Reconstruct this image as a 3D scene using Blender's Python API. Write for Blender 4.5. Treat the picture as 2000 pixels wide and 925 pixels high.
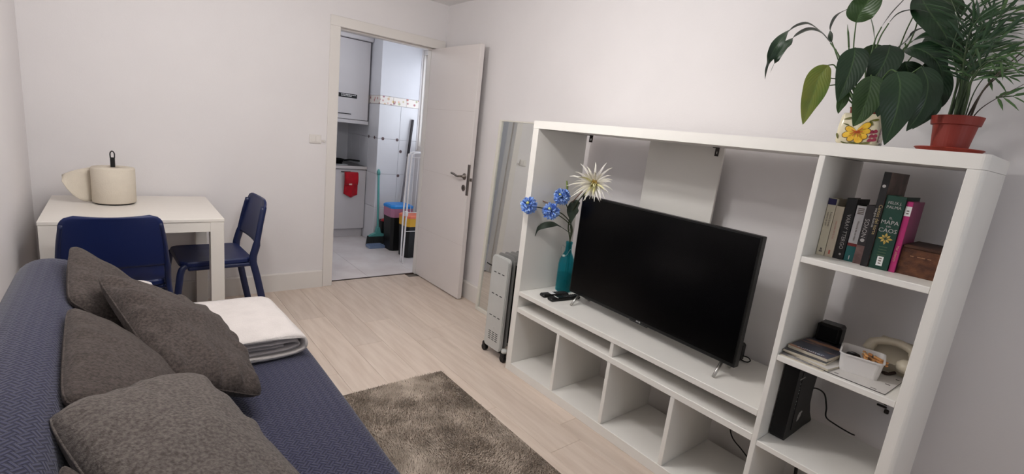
import bpy, bmesh, math, random
from mathutils import Vector, Matrix, noise
for o in list(bpy.data.objects):
    bpy.data.objects.remove(o, do_unlink=True)
S = bpy.context.scene
COL = S.collection
# ------------------------------------------------------------------ camera
CAM = Vector((-1.77996, -0.2202, 1.37961))
FPX = 944.498
def _rod(r):
    r = Vector(r); a = r.length
    return Matrix.Rotation(a, 3, r / a)
RC = Matrix(((1, 0, 0), (0, 0, -1), (0, 1, 0))) @ _rod((0.237628, 0.037276, 0.682183))   # rows: right, down, forward
cd = bpy.data.cameras.new('camera'); cam = bpy.data.objects.new('camera', cd); COL.objects.link(cam)
cd.sensor_fit = 'HORIZONTAL'; cd.sensor_width = 36.0; cd.lens = FPX / 2000 * 36.0; cd.clip_start = 0.02
m3 = Matrix((RC[0], -RC[1], -RC[2])).transposed()
cam.matrix_world = Matrix.Translation(CAM) @ m3.to_4x4()
S.camera = cam
# ------------------------------------------------------------------ light and exposure
S.view_settings.view_transform = 'Standard'; S.view_settings.look = 'None'
S.view_settings.exposure = 0.0; S.view_settings.gamma = 1.0
W = bpy.data.worlds.new('daylight'); S.world = W; W.use_nodes = True
bg = W.node_tree.nodes['Background']; bg.inputs[0].default_value = (0.80, 0.88, 1.0, 1); bg.inputs[1].default_value = 1.1
def lamp(name, kind, loc, power, col, size=0.1, rot=None, sy=None, spread=None):
    l = bpy.data.lights.new(name, kind); o = bpy.data.objects.new(name, l); COL.objects.link(o)
    o.location = loc; l.energy = power; l.color = col
    if kind == 'AREA':
        l.size = size
        if sy: l.shape = 'RECTANGLE'; l.size_y = sy
        if spread: l.spread = spread
    else: l.shadow_soft_size = size
    if rot: o.rotation_euler = rot
    return o
lamp('ceiling_bulb_left', 'POINT', (-1.40, 1.95, 2.12), 21, (1.0, 0.98, 0.96), 0.06)
lamp('ceiling_bulb_right', 'POINT', (-0.92, 1.30, 2.05), 22, (1.0, 0.98, 0.96), 0.06)
lamp('rear_window_daylight', 'AREA', (-0.75, -1.66, 1.5), 6, (0.88, 0.94, 1.0), 1.1, (math.radians(90), 0, 0), 1.2)
lamp('kitchen_window_daylight', 'AREA', (1.03, 4.41, 1.64), 6.4, (0.94, 0.945, 1.0), 1.1, (0, math.radians(90), 0), 1.12)
lamp('kitchen_fill', 'POINT', (-0.3, 4.6, 2.2), 4.5, (0.92, 0.95, 1.0), 0.12)  # added fill light to brighten the kitchen, no fixture belongs to it
# ------------------------------------------------------------------ helpers
def at(u, v, axis, val):
    """point of the plane axis=val that the photograph shows at pixel (u, v) (used to read off real positions)"""
    d = RC.transposed() @ Vector(((u - 1000) / FPX, (v - 462.5) / FPX, 1.0))
    t = (val - CAM[axis]) / d[axis]
    return CAM + d * t
def lin(c):
    return tuple(((x / 255 / 12.92) if x / 255 <= 0.04045 else ((x / 255 + 0.055) / 1.055) ** 2.4) for x in c)
def glass(name, rgb, rough=0.05, mixw=0.3):
    m = bpy.data.materials.new(name); m.use_nodes = True; nt = m.node_tree; b = nt.nodes['Principled BSDF']; out = nt.nodes['Material Output']
    b.inputs['Base Color'].default_value = lin(rgb) + (1,); b.inputs['Roughness'].default_value = rough; b.inputs['Specular IOR Level'].default_value = 0.5
    nz = nt.nodes.new('ShaderNodeTexNoise'); nz.inputs['Scale'].default_value = 14
    tr = nt.nodes.new('ShaderNodeBsdfTransparent'); mr = nt.nodes.new('ShaderNodeMapRange'); mr.inputs[3].default_value = mixw - 0.04; mr.inputs[4].default_value = mixw + 0.04
    nt.links.new(nz.outputs['Fac'], mr.inputs[0]); tr.inputs[0].default_value = tuple(min(1, x ** 0.2) for x in lin(rgb)) + (1,)
    mx = nt.nodes.new('ShaderNodeMixShader'); nt.links.new(mr.outputs[0], mx.inputs[0]); nt.links.new(b.outputs[0], mx.inputs[1]); nt.links.new(tr.outputs[0], mx.inputs[2]); nt.links.new(mx.outputs[0], out.inputs[0]); return m
_m = {}
def pm(name, rgb, rough=0.5, spec=0.4, metal=0.0, var=0.0, vscale=8.0, bump=0.0, bscale=60.0, rgb2=None, randv=0.0, coat=0.0, trans=0.0, sheen=0.0, stretch=None):
    """procedural material: base colour with noise variation and noise relief"""
    if name in _m: return _m[name]
    m = bpy.data.materials.new(name); m.use_nodes = True; _m[name] = m
    nt = m.node_tree; b = nt.nodes['Principled BSDF']
    c = lin(rgb) + (1,)
    b.inputs['Base Color'].default_value = c; b.inputs['Roughness'].default_value = rough
    b.inputs['Specular IOR Level'].default_value = spec; b.inputs['Metallic'].default_value = metal
    b.inputs['Coat Weight'].default_value = coat; b.inputs['Transmission Weight'].default_value = trans
    b.inputs['Sheen Weight'].default_value = sheen
    tc = nt.nodes.new('ShaderNodeTexCoord'); mp = nt.nodes.new('ShaderNodeMapping'); nt.links.new(tc.outputs['Object'], mp.inputs['Vector'])
    if stretch: mp.inputs['Scale'].default_value = stretch
    nz = nt.nodes.new('ShaderNodeTexNoise'); nz.inputs['Scale'].default_value = vscale; nz.inputs['Detail'].default_value = 6
    nt.links.new(mp.outputs['Vector'], nz.inputs['Vector'])
    mx = nt.nodes.new('ShaderNodeMix'); mx.data_type = 'RGBA'
    v = var if (var or rgb2) else 0.02
    if rgb2: c2 = lin(rgb2) + (1,)
    else: c2 = tuple(x * (1 - v) for x in c[:3]) + (1,)
    mx.inputs[6].default_value = c; mx.inputs[7].default_value = c2
    rp = nt.nodes.new('ShaderNodeMapRange'); rp.inputs[1].default_value = 0.35; rp.inputs[2].default_value = 0.65
    nt.links.new(nz.outputs['Fac'], rp.inputs[0]); nt.links.new(rp.outputs[0], mx.inputs[0])
    out = mx.outputs[2]
    if randv:
        oi = nt.nodes.new('ShaderNodeObjectInfo'); hs = nt.nodes.new('ShaderNodeHueSaturation')
        r2 = nt.nodes.new('ShaderNodeMapRange'); r2.inputs[3].default_value = 1 - randv; r2.inputs[4].default_value = 1 + randv
        nt.links.new(oi.outputs['Random'], r2.inputs[0]); nt.links.new(r2.outputs[0], hs.inputs['Value']); nt.links.new(out, hs.inputs['Color']); out = hs.outputs['Color']
    nt.links.new(out, b.inputs['Base Color'])
    if bump:
        n2 = nt.nodes.new('ShaderNodeTexNoise'); n2.inputs['Scale'].default_value = bscale; n2.inputs['Detail'].default_value = 4
        nt.links.new(mp.outputs['Vector'], n2.inputs['Vector'])
        bp = nt.nodes.new('ShaderNodeBump'); bp.inputs['Strength'].default_value = bump; bp.inputs['Distance'].default_value = 0.01
        nt.links.new(n2.outputs['Fac'], bp.inputs['Height']); nt.links.new(bp.outputs['Normal'], b.inputs['Normal'])
    return m
def wm(o):
    m = o.matrix_basis.copy()
    return wm(o.parent) @ m if o.parent else m
class MB:
    """collects vertices and faces of ONE mesh object"""
    def __init__(s): s.v = []; s.f = []; s.mi = []; s.uv = None; s.cur = 0
    def add(s, vs, fs):
        n = len(s.v); s.v += [tuple(p) for p in vs]
        for f in fs: s.f.append([i + n for i in f]); s.mi.append(s.cur)
        return s
    def box(s, x0, x1, y0, y1, z0, z1, b=0.0, M=None):
        c = Vector(((x0 + x1) / 2, (y0 + y1) / 2, (z0 + z1) / 2)); h = ((x1 - x0) / 2, (y1 - y0) / 2, (z1 - z0) / 2)
        b = min(b, min(h) * 0.95)
        vs = []; idx = {}
        sg = [(i, j, k) for i in (-1, 1) for j in (-1, 1) for k in (-1, 1)]
        if b <= 0:
            for q in sg: idx[q] = len(vs); vs.append(c + Vector([q[a] * h[a] for a in range(3)]))
            F = []
            for a in range(3):
                for sgn in (-1, 1):
                    o1, o2 = [k for k in range(3) if k != a]
                    ring = []
                    for (p, r) in ((-1, -1), (1, -1), (1, 1), (-1, 1)):
                        q = [0, 0, 0]; q[a] = sgn; q[o1] = p; q[o2] = r; ring.append(idx[tuple(q)])
                    F.append(ring)
        else:
            for q in sg:
                for a in range(3):
                    idx[(q, a)] = len(vs); vs.append(c + Vector([q[k] * (h[k] if k == a else h[k] - b) for k in range(3)]))
            F = []
            for a in range(3):
                o1, o2 = [k for k in range(3) if k != a]
                for sgn in (-1, 1):
                    ring = []
                    for (p, r) in ((-1, -1), (1, -1), (1, 1), (-1, 1)):
                        q = [0, 0, 0]; q[a] = sgn; q[o1] = p; q[o2] = r; ring.append(idx[(tuple(q), a)])
                    F.append(ring)
                for p in (-1, 1):
                    for r in (-1, 1):
                        qa = [0, 0, 0]; qa[a] = -1; qa[o1] = p; qa[o2] = r; qb = list(qa); qb[a] = 1
                        qa = tuple(qa); qb = tuple(qb)
                        F.append([idx[(qa, o1)], idx[(qb, o1)], idx[(qb, o2)], idx[(qa, o2)]])
            for q in sg: F.append([idx[(q, 0)], idx[(q, 1)], idx[(q, 2)]])
        if M is not None: vs = [M @ p for p in vs]
        return s.add(vs, F)
    def tube(s, pts, r, n=8, cap=True, flat=1.0, up=None):
        pts = [Vector(p) for p in pts]; k = len(pts)
        rs = r if isinstance(r, (list, tuple)) else [r] * k
        vs = []; F = []; prev = None
        for i, p in enumerate(pts):
            t = (pts[min(i + 1, k - 1)] - pts[max(i - 1, 0)]).normalized()
            if prev is None:
                a = Vector(up) if up else (Vector((0, 0, 1)) if abs(t.z) < 0.9 else Vector((1, 0, 0)))
                u = (a - t * a.dot(t)).normalized()
            else: u = (prev - t * prev.dot(t)).normalized()
            prev = u; w = t.cross(u)
            for j in range(n):
                an = 2 * math.pi * j / n
                vs.append(p + (u * math.cos(an) * flat + w * math.sin(an)) * rs[i])
        for i in range(k - 1):
            for j in range(n):
                F.append([i * n + j, i * n + (j + 1) % n, (i + 1) * n + (j + 1) % n, (i + 1) * n + j])
        if cap: F.append(list(range(n))[::-1]); F.append([(k - 1) * n + j for j in range(n)])
        return s.add(vs, F)
    def lathe(s, prof, c=(0, 0, 0), n=24, M=None, close=False):
        vs = []; F = []; k = len(prof)
        for (r, z) in prof:
            for j in range(n):
                an = 2 * math.pi * j / n
                p = Vector((r * math.cos(an), r * math.sin(an), z))
                if M is not None: p = M @ p
                vs.append(p + Vector(c))
        for i in range(k - 1):
            for j in range(n): F.append([i * n + j, i * n + (j + 1) % n, (i + 1) * n + (j + 1) % n, (i + 1) * n + j])
        if close:
            for j in range(n): F.append([(k - 1) * n + j, (k - 1) * n + (j + 1) % n, (j + 1) % n, j])
        else:
            if prof[0][0] > 1e-5: F.append(list(range(n))[::-1])
            if prof[-1][0] > 1e-5: F.append([(k - 1) * n + j for j in range(n)])
        return s.add(vs, F)
    def prism(s, poly, axis, a, b):
        """poly in the two other axes (cyclic order), extruded along axis from a to b"""
        n = len(poly); vs = []
        for val in (a, b):
            for (p, q) in poly:
                c = [0, 0, 0]; c[axis] = val; o = [k for k in range(3) if k != axis]; c[o[0]] = p; c[o[1]] = q; vs.append(c)
        F = [list(range(n)), [n + i for i in range(n)]]
        for i in range(n): F.append([i, (i + 1) % n, n + (i + 1) % n, n + i])
        return s.add(vs, F)
    def grid(s, fn, nu, nv, uvs=None, closeu=False):
        vs = [fn(i / nu, j / nv) for j in range(nv + 1) for i in range(nu + 1)]
        F = [[j * (nu + 1) + i, j * (nu + 1) + i + 1, (j + 1) * (nu + 1) + i + 1, (j + 1) * (nu + 1) + i] for j in range(nv) for i in range(nu)]
        if uvs is not None:
            if s.uv is None: s.uv = [(0, 0)] * len(s.v)
            s.uv += [uvs(i / nu, j / nv) for j in range(nv + 1) for i in range(nu + 1)]
        return s.add(vs, F)
    def build(s, name, mat, parent=None, smooth=False, local=False, weld=0.0, kind=None, label=None, origin=None, recalc=True):
        me = bpy.data.meshes.new(name)
        me.from_pydata([tuple(p) for p in s.v], [], s.f)
        mats = mat if isinstance(mat, (list, tuple)) else [mat]
        for m in mats: me.materials.append(m)
        for p, mi in zip(me.polygons, s.mi): p.material_index = mi; p.use_smooth = smooth
        if s.uv is not None:
            ul = me.uv_layers.new(name='uv')
            for l in me.loops: ul.data[l.index].uv = s.uv[l.vertex_index]
        if recalc or weld:
            bm = bmesh.new(); bm.from_mesh(me)
            if weld: bmesh.ops.remove_doubles(bm, verts=bm.verts, dist=weld)
            if recalc: bmesh.ops.recalc_face_normals(bm, faces=bm.faces)
            bm.to_mesh(me); bm.free()
        o = bpy.data.objects.new(name, me); COL.objects.link(o)
        if parent:
            if not local: me.transform(wm(parent).inverted())
            o.parent = parent
        elif origin is not None:
            me.transform(Matrix.Translation(-Vector(origin))); o.location = origin
        if smooth == 'auto' or smooth: 
            pass
        if kind: o['kind'] = kind
        if label: o['label'] = label
        return o
def tag(o, label, cat, group=None, kind=None):
    o['label'] = label; o['category'] = cat
    if group: o['group'] = group
    if kind: o['kind'] = kind
    return o
def thing(name, label, cat, loc=(0, 0, 0), rz=0.0, group=None):
    o = bpy.data.objects.new(name, None); COL.objects.link(o); o.empty_display_size = 0.05
    o.location = loc; o.rotation_euler = (0, 0, rz)
    return tag(o, label, cat, group)
def struct(name, loc=(0, 0, 0)):
    o = bpy.data.objects.new(name, None); COL.objects.link(o); o.location = loc; o['kind'] = 'structure'; o.empty_display_size = 0.05
    return o
def dup(root, loc, rz, label, group=None):
    r = root.copy(); COL.objects.link(r); r.location = loc; r.rotation_euler = (0, 0, rz); r['label'] = label
    if group: r['group'] = group
    for ch in list(root.children):
        c = ch.copy(); COL.objects.link(c); c.parent = r
        for g in list(ch.children):
            d = g.copy(); COL.objects.link(d); d.parent = c
    return r
def text(name, body, size, mat, M, parent, depth=0.0004, align='CENTER', sx=1.0):
    """flat lettering; M maps the text plane (x right, y up, z out) to the world"""
    cu = bpy.data.curves.new(name, 'FONT'); cu.body = body; cu.size = size; cu.extrude = depth; cu.align_x = align; cu.align_y = 'CENTER'; cu.resolution_u = 2
    t = bpy.data.objects.new(name, cu); me = bpy.data.meshes.new_from_object(t)
    bpy.data.objects.remove(t); bpy.data.curves.remove(cu)
    me.transform(M @ Matrix.Diagonal((sx, 1, 1, 1))); me.materials.clear(); me.materials.append(mat)
    for p in me.polygons: p.material_index = 0
    o = bpy.data.objects.new(name, me); COL.objects.link(o)
    me.transform(wm(parent).inverted()); o.parent = parent
    return o
def frame(o, right, up):
    r = Vector(right).normalized(); u = Vector(up).normalized(); n = r.cross(u)
    M = Matrix((r, u, n)).transposed().to_4x4(); M.translation = Vector(o); return M
def bez(p, n=10):
    """Catmull-Rom curve through the points"""
    p = [Vector(q) for q in p]; out = []
    P = [p[0] * 2 - p[1]] + p + [p[-1] * 2 - p[-2]]
    for i in range(1, len(P) - 2):
        for k in range(n):
            t = k / n; a, b, c, d = P[i - 1], P[i], P[i + 1], P[i + 2]
            out.append(0.5 * ((2 * b) + (c - a) * t + (2 * a - 5 * b + 4 * c - d) * t * t + (3 * b - a - 3 * c + d) * t ** 3))
    out.append(p[-1]); return out
PI = math.pi
# ------------------------------------------------------------------ materials
WALL = pm('wall_paint', (231, 227, 227), 0.75, 0.25, var=0.03, vscale=2.0, bump=0.05, bscale=140)
CEIL = pm('ceiling_paint', (243, 241, 240), 0.8, 0.2, var=0.02, vscale=2.0, bump=0.03, bscale=120)
TRIM = pm('trim_lacquer', (228, 223, 218), 0.4, 0.4, var=0.02, vscale=3)
DOORW = pm('door_lacquer', (227, 220, 217), 0.42, 0.4, var=0.02, vscale=2)
UNIT = pm('white_foil', (238, 235, 229), 0.38, 0.45, var=0.02, vscale=4, bump=0.02, bscale=300)
TABLEW = pm('white_melamine', (232, 226, 218), 0.35, 0.45, var=0.02, vscale=4)
CHROME = pm('satin_steel', (190, 188, 184), 0.28, 0.5, 1.0, var=0.05)
DARKMET = pm('brushed_door_steel', (132, 124, 118), 0.35, 0.5, 1.0, var=0.1, vscale=30)
BLACKP = pm('black_plastic', (16, 16, 17), 0.42, 0.4, var=0.2)
NAVY = pm('navy_plastic', (22, 36, 84), 0.42, 0.4, var=0.06, vscale=6)
NAVYM = pm('navy_steel', (20, 32, 72), 0.38, 0.5, var=0.06)
# ------------------------------------------------------------------ room shell
XL, XR, YB, YT, ZC, YR = -2.165, 0.467, 3.63, 3.75, 2.38, -1.55
def wood_floor():
    m = pm('pale_oak_laminate', (222, 206, 192), 0.42, 0.4, rgb2=(209, 191, 176), vscale=3.2, randv=0.055, bump=0.03, bscale=40, stretch=(9, 0.9, 1))
    nt = m.node_tree; b = nt.nodes['Principled BSDF']
    src = b.inputs['Base Color'].links[0].from_socket
    # fine dark grain flecks that run with the board
    tc = nt.nodes.new('ShaderNodeTexCoord'); mp = nt.nodes.new('ShaderNodeMapping'); mp.inputs['Scale'].default_value = (60, 2.2, 1)
    oi = nt.nodes.new('ShaderNodeObjectInfo'); ad = nt.nodes.new('ShaderNodeVectorMath'); ad.operation = 'ADD'
    nt.links.new(tc.outputs['Object'], ad.inputs[0]); nt.links.new(oi.outputs['Random'], ad.inputs[1])
    nt.links.new(ad.outputs[0], mp.inputs['Vector'])
    nz = nt.nodes.new('ShaderNodeTexNoise'); nz.inputs['Scale'].default_value = 1.0; nz.inputs['Detail'].default_value = 8; nz.inputs['Roughness'].default_value = 0.65
    nt.links.new(mp.outputs['Vector'], nz.inputs['Vector'])
    rp = nt.nodes.new('ShaderNodeMapRange'); rp.inputs[1].default_value = 0.56; rp.inputs[2].default_value = 0.75
    rp.inputs[3].default_value = 0.0; rp.inputs[4].default_value = 0.2; nt.links.new(nz.outputs['Fac'], rp.inputs[0])
    mx = nt.nodes.new('ShaderNodeMix'); mx.data_type = 'RGBA'; nt.links.new(rp.outputs[0], mx.inputs[0]); nt.links.new(src, mx.inputs[6]); mx.inputs[7].default_value = lin((150, 124, 104)) + (1,)
    nt.links.new(mx.outputs[2], b.inputs['Base Color'])
    return m
fl = MB().box(XL - 0.1, XR + 0.1, YR - 0.1, YT - 0.02, -0.06, -0.008).build('floor', pm('screed', (120, 112, 104), 0.9), kind='structure')
FW = wood_floor()
rnd = random.Random(5)
pw = 0.1925; k0 = math.floor((XL + 0.115) / pw)
for k in range(k0, 4):
    x0 = max(-0.115 + k * pw, XL); x1 = min(-0.115 + (k + 1) * pw, XR)
    if x1 - x0 < 0.01: continue
    y = 2.38 - 1.29 * 4 if k == -1 else YR - rnd.uniform(0.1, 1.2)
    while y < YT - 0.03:
        a, b = max(y, YR), min(y + 1.29, YT - 0.03)
        if k * pw - 0.115 + 0.05 < -0.46 or k * pw > 0.33: b = min(b, YB)
        if b - a > 0.03:
            MB().box(x0 + 0.0004, x1 - 0.0004, a + 0.0004, b - 0.0004, -0.0085, 0.0, 0.0009).build('plank', FW, fl, origin=None)
        y += 1.29
# give every board its own texture origin
for o in fl.children:
    c = sum((Vector(v.co) for v in o.data.vertices), Vector()) / len(o.data.vertices)
    o.data.transform(Matrix.Translation(-c)); o.location = c
def wall(name, boxes, mat=WALL):
    m = MB()
    for b in boxes: m.box(*b)
    return m.build(name, mat, kind='structure')
DX0, DX1, DZ = -0.445, 0.362, 2.022          # clear opening of the door
wall('wall_back', [(XL - 0.12, DX0 - 0.02, YB, YT, -0.05, ZC), (DX1 + 0.06, XR + 0.13, YB, YT, -0.05, ZC), (DX0 - 0.02, DX1 + 0.06, YB, YT, DZ + 0.02, ZC)])
wall('wall_left', [(XL - 0.12, XL, YR - 0.12, YB, -0.05, ZC)])
wall('wall_right', [(XR, XR + 0.13, YR - 0.12, YB, -0.05, ZC)])
wall('wall_rear', [(XL, -1.32, YR - 0.12, YR, -0.05, ZC), (-0.18, XR, YR - 0.12, YR, -0.05, ZC), (-1.32, -0.18, YR - 0.12, YR, -0.05, 0.88), (-1.32, -0.18, YR - 0.12, YR, 2.12, ZC)])
wall('ceiling', [(XL - 0.12, XR + 0.13, YR - 0.12, YT, ZC, ZC + 0.1)], CEIL)
# rear window (behind the camera)
w2 = struct('window_2', (-0.75, YR - 0.06, 0.88))
m = MB()
for b in ((-1.32, -0.18, 0.88, 0.93), (-1.32, -0.18, 2.07, 2.12), (-1.32, -1.27, 0.93, 2.07), (-0.23, -0.18, 0.93, 2.07), (-0.78, -0.72, 0.93, 2.07)):
    m.box(b[0], b[1], YR - 0.085, YR - 0.035, b[2], b[3], 0.004)
m.build('window_frame', TRIM, w2)
WG = glass('window_glass', (240, 244, 245), 0.02, 0.93)
for (a, b) in ((-1.27, -0.78), (-0.72, -0.23)): MB().box(a, b, YR - 0.064, YR - 0.058, 0.93, 2.07).build('pane', WG, w2)
# baseboards
m = MB().prism([(YB, 0), (YB - 0.014, 0), (YB - 0.014, 0.132), (YB - 0.009, 0.142), (YB, 0.142)], 0, XL, DX0 - 0.075); m.build('baseboard_back', TRIM, kind='structure')
m = MB().prism([(XR, 0), (XR - 0.014, 0), (XR - 0.014, 0.132), (XR - 0.009, 0.142), (XR, 0.142)], 1, YR, YB - 0.014); m.build('baseboard_right', TRIM, kind='structure')
m = MB().prism([(XL, 0), (XL + 0.014, 0), (XL + 0.014, 0.132), (XL + 0.009, 0.142), (XL, 0.142)], 1, YR, YB - 0.014); m.build('baseboard_left', TRIM, kind='structure')
# door: lining, architraves, leaf, handle
d = struct('door_1', (DX1, YB, 0))
m = MB()
m.box(DX0 - 0.02, DX0, YB, YT, 0, DZ + 0.02, 0.001); m.box(DX1 + 0.041, DX1 + 0.06, YB + 0.0, YT, 0, DZ + 0.02, 0.001); m.box(DX0, DX1 + 0.041, YB, YT, DZ, DZ + 0.02, 0.001)
m.box(DX0, DX0 + 0.012, YB + 0.05, YT, 0, DZ, 0.001); m.box(DX0 + 0.012, DX1 + 0.041, YB + 0.05, YT, DZ - 0.012, DZ, 0.001); m.box(DX1, DX1 + 0.041, YB + 0.062, YT, 0, DZ - 0.012, 0.001)
m.build('door_lining', TRIM, d)
m = MB()
def arch(x0, x1, z0, z1, inner):
    m.box(x0, x1, YB - 0.012, YB, z0, z1, 0.003)
arch(DX0 - 0.072, DX0 + 0.004, 0, DZ - 0.004, 1); arch(DX0 - 0.072, XR - 0.012, DZ - 0.004, DZ + 0.068, 1); arch(DX1 + 0.05, XR - 0.016, 0, DZ - 0.004, 1)
m.build('architrave', TRIM, d)
LY0, LY1 = 2.948, YB + 0.058
leaf = MB().box(DX1 + 0.001, DX1 + 0.039, LY0, LY1, 0.008, DZ - 0.006, 0.0015)
leaf = leaf.build('door_leaf', DOORW, d)
gv = pm('door_groove', (214, 206, 202), 0.5)
for z in (0.46, 0.99, 1.52):      # shallow grooves across the leaf
    MB().box(DX1 + 0.0003, DX1 + 0.003, LY0 + 0.002, LY1 - 0.002, z - 0.0015, z + 0.0015).build('groove', gv, leaf)
hd = MB()
fx = DX1 + 0.001
hd.lathe([(0, 0), (0.025, 0), (0.026, 0.006), (0.02, 0.009), (0.010, 0.01), (0.009, 0.03)], (fx, 3.005, 1.016), 20, Matrix.Rotation(-PI / 2, 3, 'Y'))
hd.tube(bez([(fx - 0.028, 3.005, 1.016), (fx - 0.046, 3.012, 1.016), (fx - 0.05, 3.04, 1.013), (fx - 0.05, 3.09, 1.024), (fx - 0.048, 3.135, 1.028)], 6), [0.0085] * 24 + [0.006], 10)
hd.build('door_handle', DARKMET, leaf, smooth=True)
ro = MB().lathe([(0, 0), (0.024, 0), (0.025, 0.006), (0.02, 0.009), (0, 0.009)], (fx, 3.005, 0.925), 20, Matrix.Rotation(-PI / 2, 3, 'Y'))
ro.box(fx - 0.016, fx - 0.008, 3.0, 3.01, 0.915, 0.937, 0.002); ro.build('lock_rosette', DARKMET, leaf, smooth=False)
MB().box(fx - 0.003, fx + 0.01, LY0 - 0.002, LY0 + 0.022, 0.87, 1.115, 0.002).build('lock_plate', DARKMET, leaf)
MB().box(fx + 0.012, fx + 0.028, LY0 - 0.012, LY0 + 0.004, 0.985, 1.01, 0.003).build('latch', DARKMET, leaf)
MB().box(DX0 + 0.012, DX1, YT - 0.032, YT - 0.01, -0.006, 0.003, 0.001).build('trim_1', pm('dark_threshold', (66, 52, 46), 0.5), kind='structure')
# light switch
sw = thing('light_switch', 'small white double light switch on the wall left of the doorway', 'switch', (-0.6, YB, 1.183))
MB().box(-0.645, -0.558, YB - 0.009, YB, 1.15, 1.216, 0.003).build('plate', TRIM, sw)
for i in (0, 1): MB().box(-0.634 + i * 0.034, -0.602 + i * 0.034, YB - 0.0125, YB - 0.009, 1.16, 1.206, 0.002).build('rocker', TRIM, sw)
cabl = thing('key_hook', 'tiny white hook fixed between light switch and doorframe', 'hook', (-0.545, YB, 1.18))
MB().box(-0.556, -0.53, YB - 0.006, YB, 1.165, 1.18, 0.002).build('back_plate', TRIM, cabl)
MB().tube([(-0.543, YB - 0.004, 1.17), (-0.54, YB - 0.02, 1.163), (-0.532, YB - 0.024, 1.17)], 0.003, 6).build('prong', TRIM, cabl, smooth=True)
# ------------------------------------------------------------------ kitchen beyond the door
KX, KP, KB = 0.94, 0.472, 5.85
TILE = pm('glazed_white_tile', (226, 227, 232), 0.22, 0.5, var=0.03, vscale=5, randv=0.012)
KFT = pm('pale_floor_tile', (236, 230, 229), 0.35, 0.45, rgb2=(224, 215, 214), vscale=4, randv=0.02)
GROUT = pm('grey_grout', (212, 211, 215), 0.85, 0.2)
kf = MB().box(-1.4, KX + 0.1, YT - 0.02, KB + 0.1, -0.06, -0.006).build('floor_kitchen', pm('floor_grout', (176, 168, 164), 0.9, 0.2), kind='structure')
ts = 0.44
for i in range(6):
    for j in range(5):
        x0 = -1.39 + i * ts; x1 = min(x0 + ts, KX); y0 = YT - 0.01 + j * ts; y1 = min(y0 + ts, KB)
        if x1 - x0 > 0.02 and y1 - y0 > 0.02: MB().box(x0 + 0.001, x1 - 0.001, y0 + 0.001, y1 - 0.001, -0.008, 0.0, 0.001).build('floor_tile', KFT, kf)
ZS = [(0.004, 0.402), (0.406, 0.783), (0.787, 1.176), (1.180, 1.545)]
ZS2 = [(1.64, 2.02), (2.024, ZC)]
def fruit_mat():
    m = pm('fruit_border_tile', (236, 230, 224), 0.25, 0.5); nt = m.node_tree; b = nt.nodes['Principled BSDF']
    tc = nt.nodes.new('ShaderNodeTexCoord'); vo = nt.nodes.new('ShaderNodeTexVoronoi'); vo.inputs['Scale'].default_value = 24
    nt.links.new(tc.outputs['Object'], vo.inputs['Vector'])
    cr = nt.nodes.new('ShaderNodeValToRGB'); e = cr.color_ramp; e.elements[0].position = 0.0; e.elements[0].color = lin((206, 128, 112)) + (1,)
    e.elements[1].position = 1.0; e.elements[1].color = lin((232, 196, 140)) + (1,)
    e.elements.new(0.35).color = lin((164, 116, 134)) + (1,); e.elements.new(0.6).color = lin((230, 184, 160)) + (1,); e.elements.new(0.8).color = lin((176, 184, 146)) + (1,)
    sp = nt.nodes.new('ShaderNodeSeparateColor'); nt.links.new(vo.outputs['Color'], sp.inputs[0]); nt.links.new(sp.outputs[0], cr.inputs[0])
    mr = nt.nodes.new('ShaderNodeMapRange'); mr.inputs[1].default_value = 0.26; mr.inputs[2].default_value = 0.42; mr.inputs[3].default_value = 1; mr.inputs[4].default_value = 0
    nt.links.new(vo.outputs['Distance'], mr.inputs[0])
    mx = nt.nodes.new('ShaderNodeMix'); mx.data_type = 'RGBA'; nt.links.new(mr.outputs[0], mx.inputs[0]); mx.inputs[6].default_value = lin((236, 230, 224)) + (1,)
    nt.links.new(cr.outputs[0], mx.inputs[7]); nt.links.new(mx.outputs[2], b.inputs['Base Color']); return m
FRU = fruit_mat()
MOT = pm('dark_tile_motif', (84, 74, 80), 0.3, 0.5, rgb2=(120, 96, 96), vscale=60)
col = MB().box(KP + 0.006, KX + 0.1, 4.956, KB + 0.1, -0.05, ZC).build('wall_kitchen_column', GROUT, kind='structure')
for xa in (KP, KP + 0.2545, KP + 0.509):
    xb = min(xa + 0.2515, KX)
    if xb - xa < 0.02: continue
    for za, zb in ZS: MB().box(xa, xb, 4.95, 4.958, za, zb, 0.0015).build('tile', TILE, col)
UPW = pm('kitchen_wall_paint', (224, 225, 231), 0.6, 0.3, var=0.02)
MB().box(KP, KX, 4.95, 4.9575, 1.64, ZC).build('painted_panel', UPW, col)
MB().box(KP, KP + 0.0055, 4.958, KB, 1.64, ZC).build('painted_panel', UPW, col)
for q in range(3): MB().box(KP + q * 0.157, min(KP + q * 0.157 + 0.155, KX), 4.947, 4.957, 1.549, 1.636, 0.002).build('border_tile', FRU, col)
for j in range(4):
    ya = 4.96 + j * 0.2545; yb = min(ya + 0.2515, KB)
    if yb - ya < 0.02: continue
    for za, zb in ZS: MB().box(KP, KP + 0.008, ya, yb, za, zb, 0.0015).build('tile', TILE, col)
for j in range(6): MB().box(KP - 0.003, KP + 0.007, 4.96 + j * 0.148, 4.96 + j * 0.148 + 0.146, 1.549, 1.636, 0.002).build('border_tile', FRU, col)
for (x, z) in ((0.529, 1.178), (0.70, 1.178), (0.75, 1.05), (0.737, 0.773), (0.733, 0.443)):
    MB().lathe([(0, 0), (0.016, 0), (0.018, 0.0025), (0, 0.003)], (x, 4.9505, z), 8, Matrix.Rotation(PI / 2, 3, 'X')).build('tile_motif', MOT, col)
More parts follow.
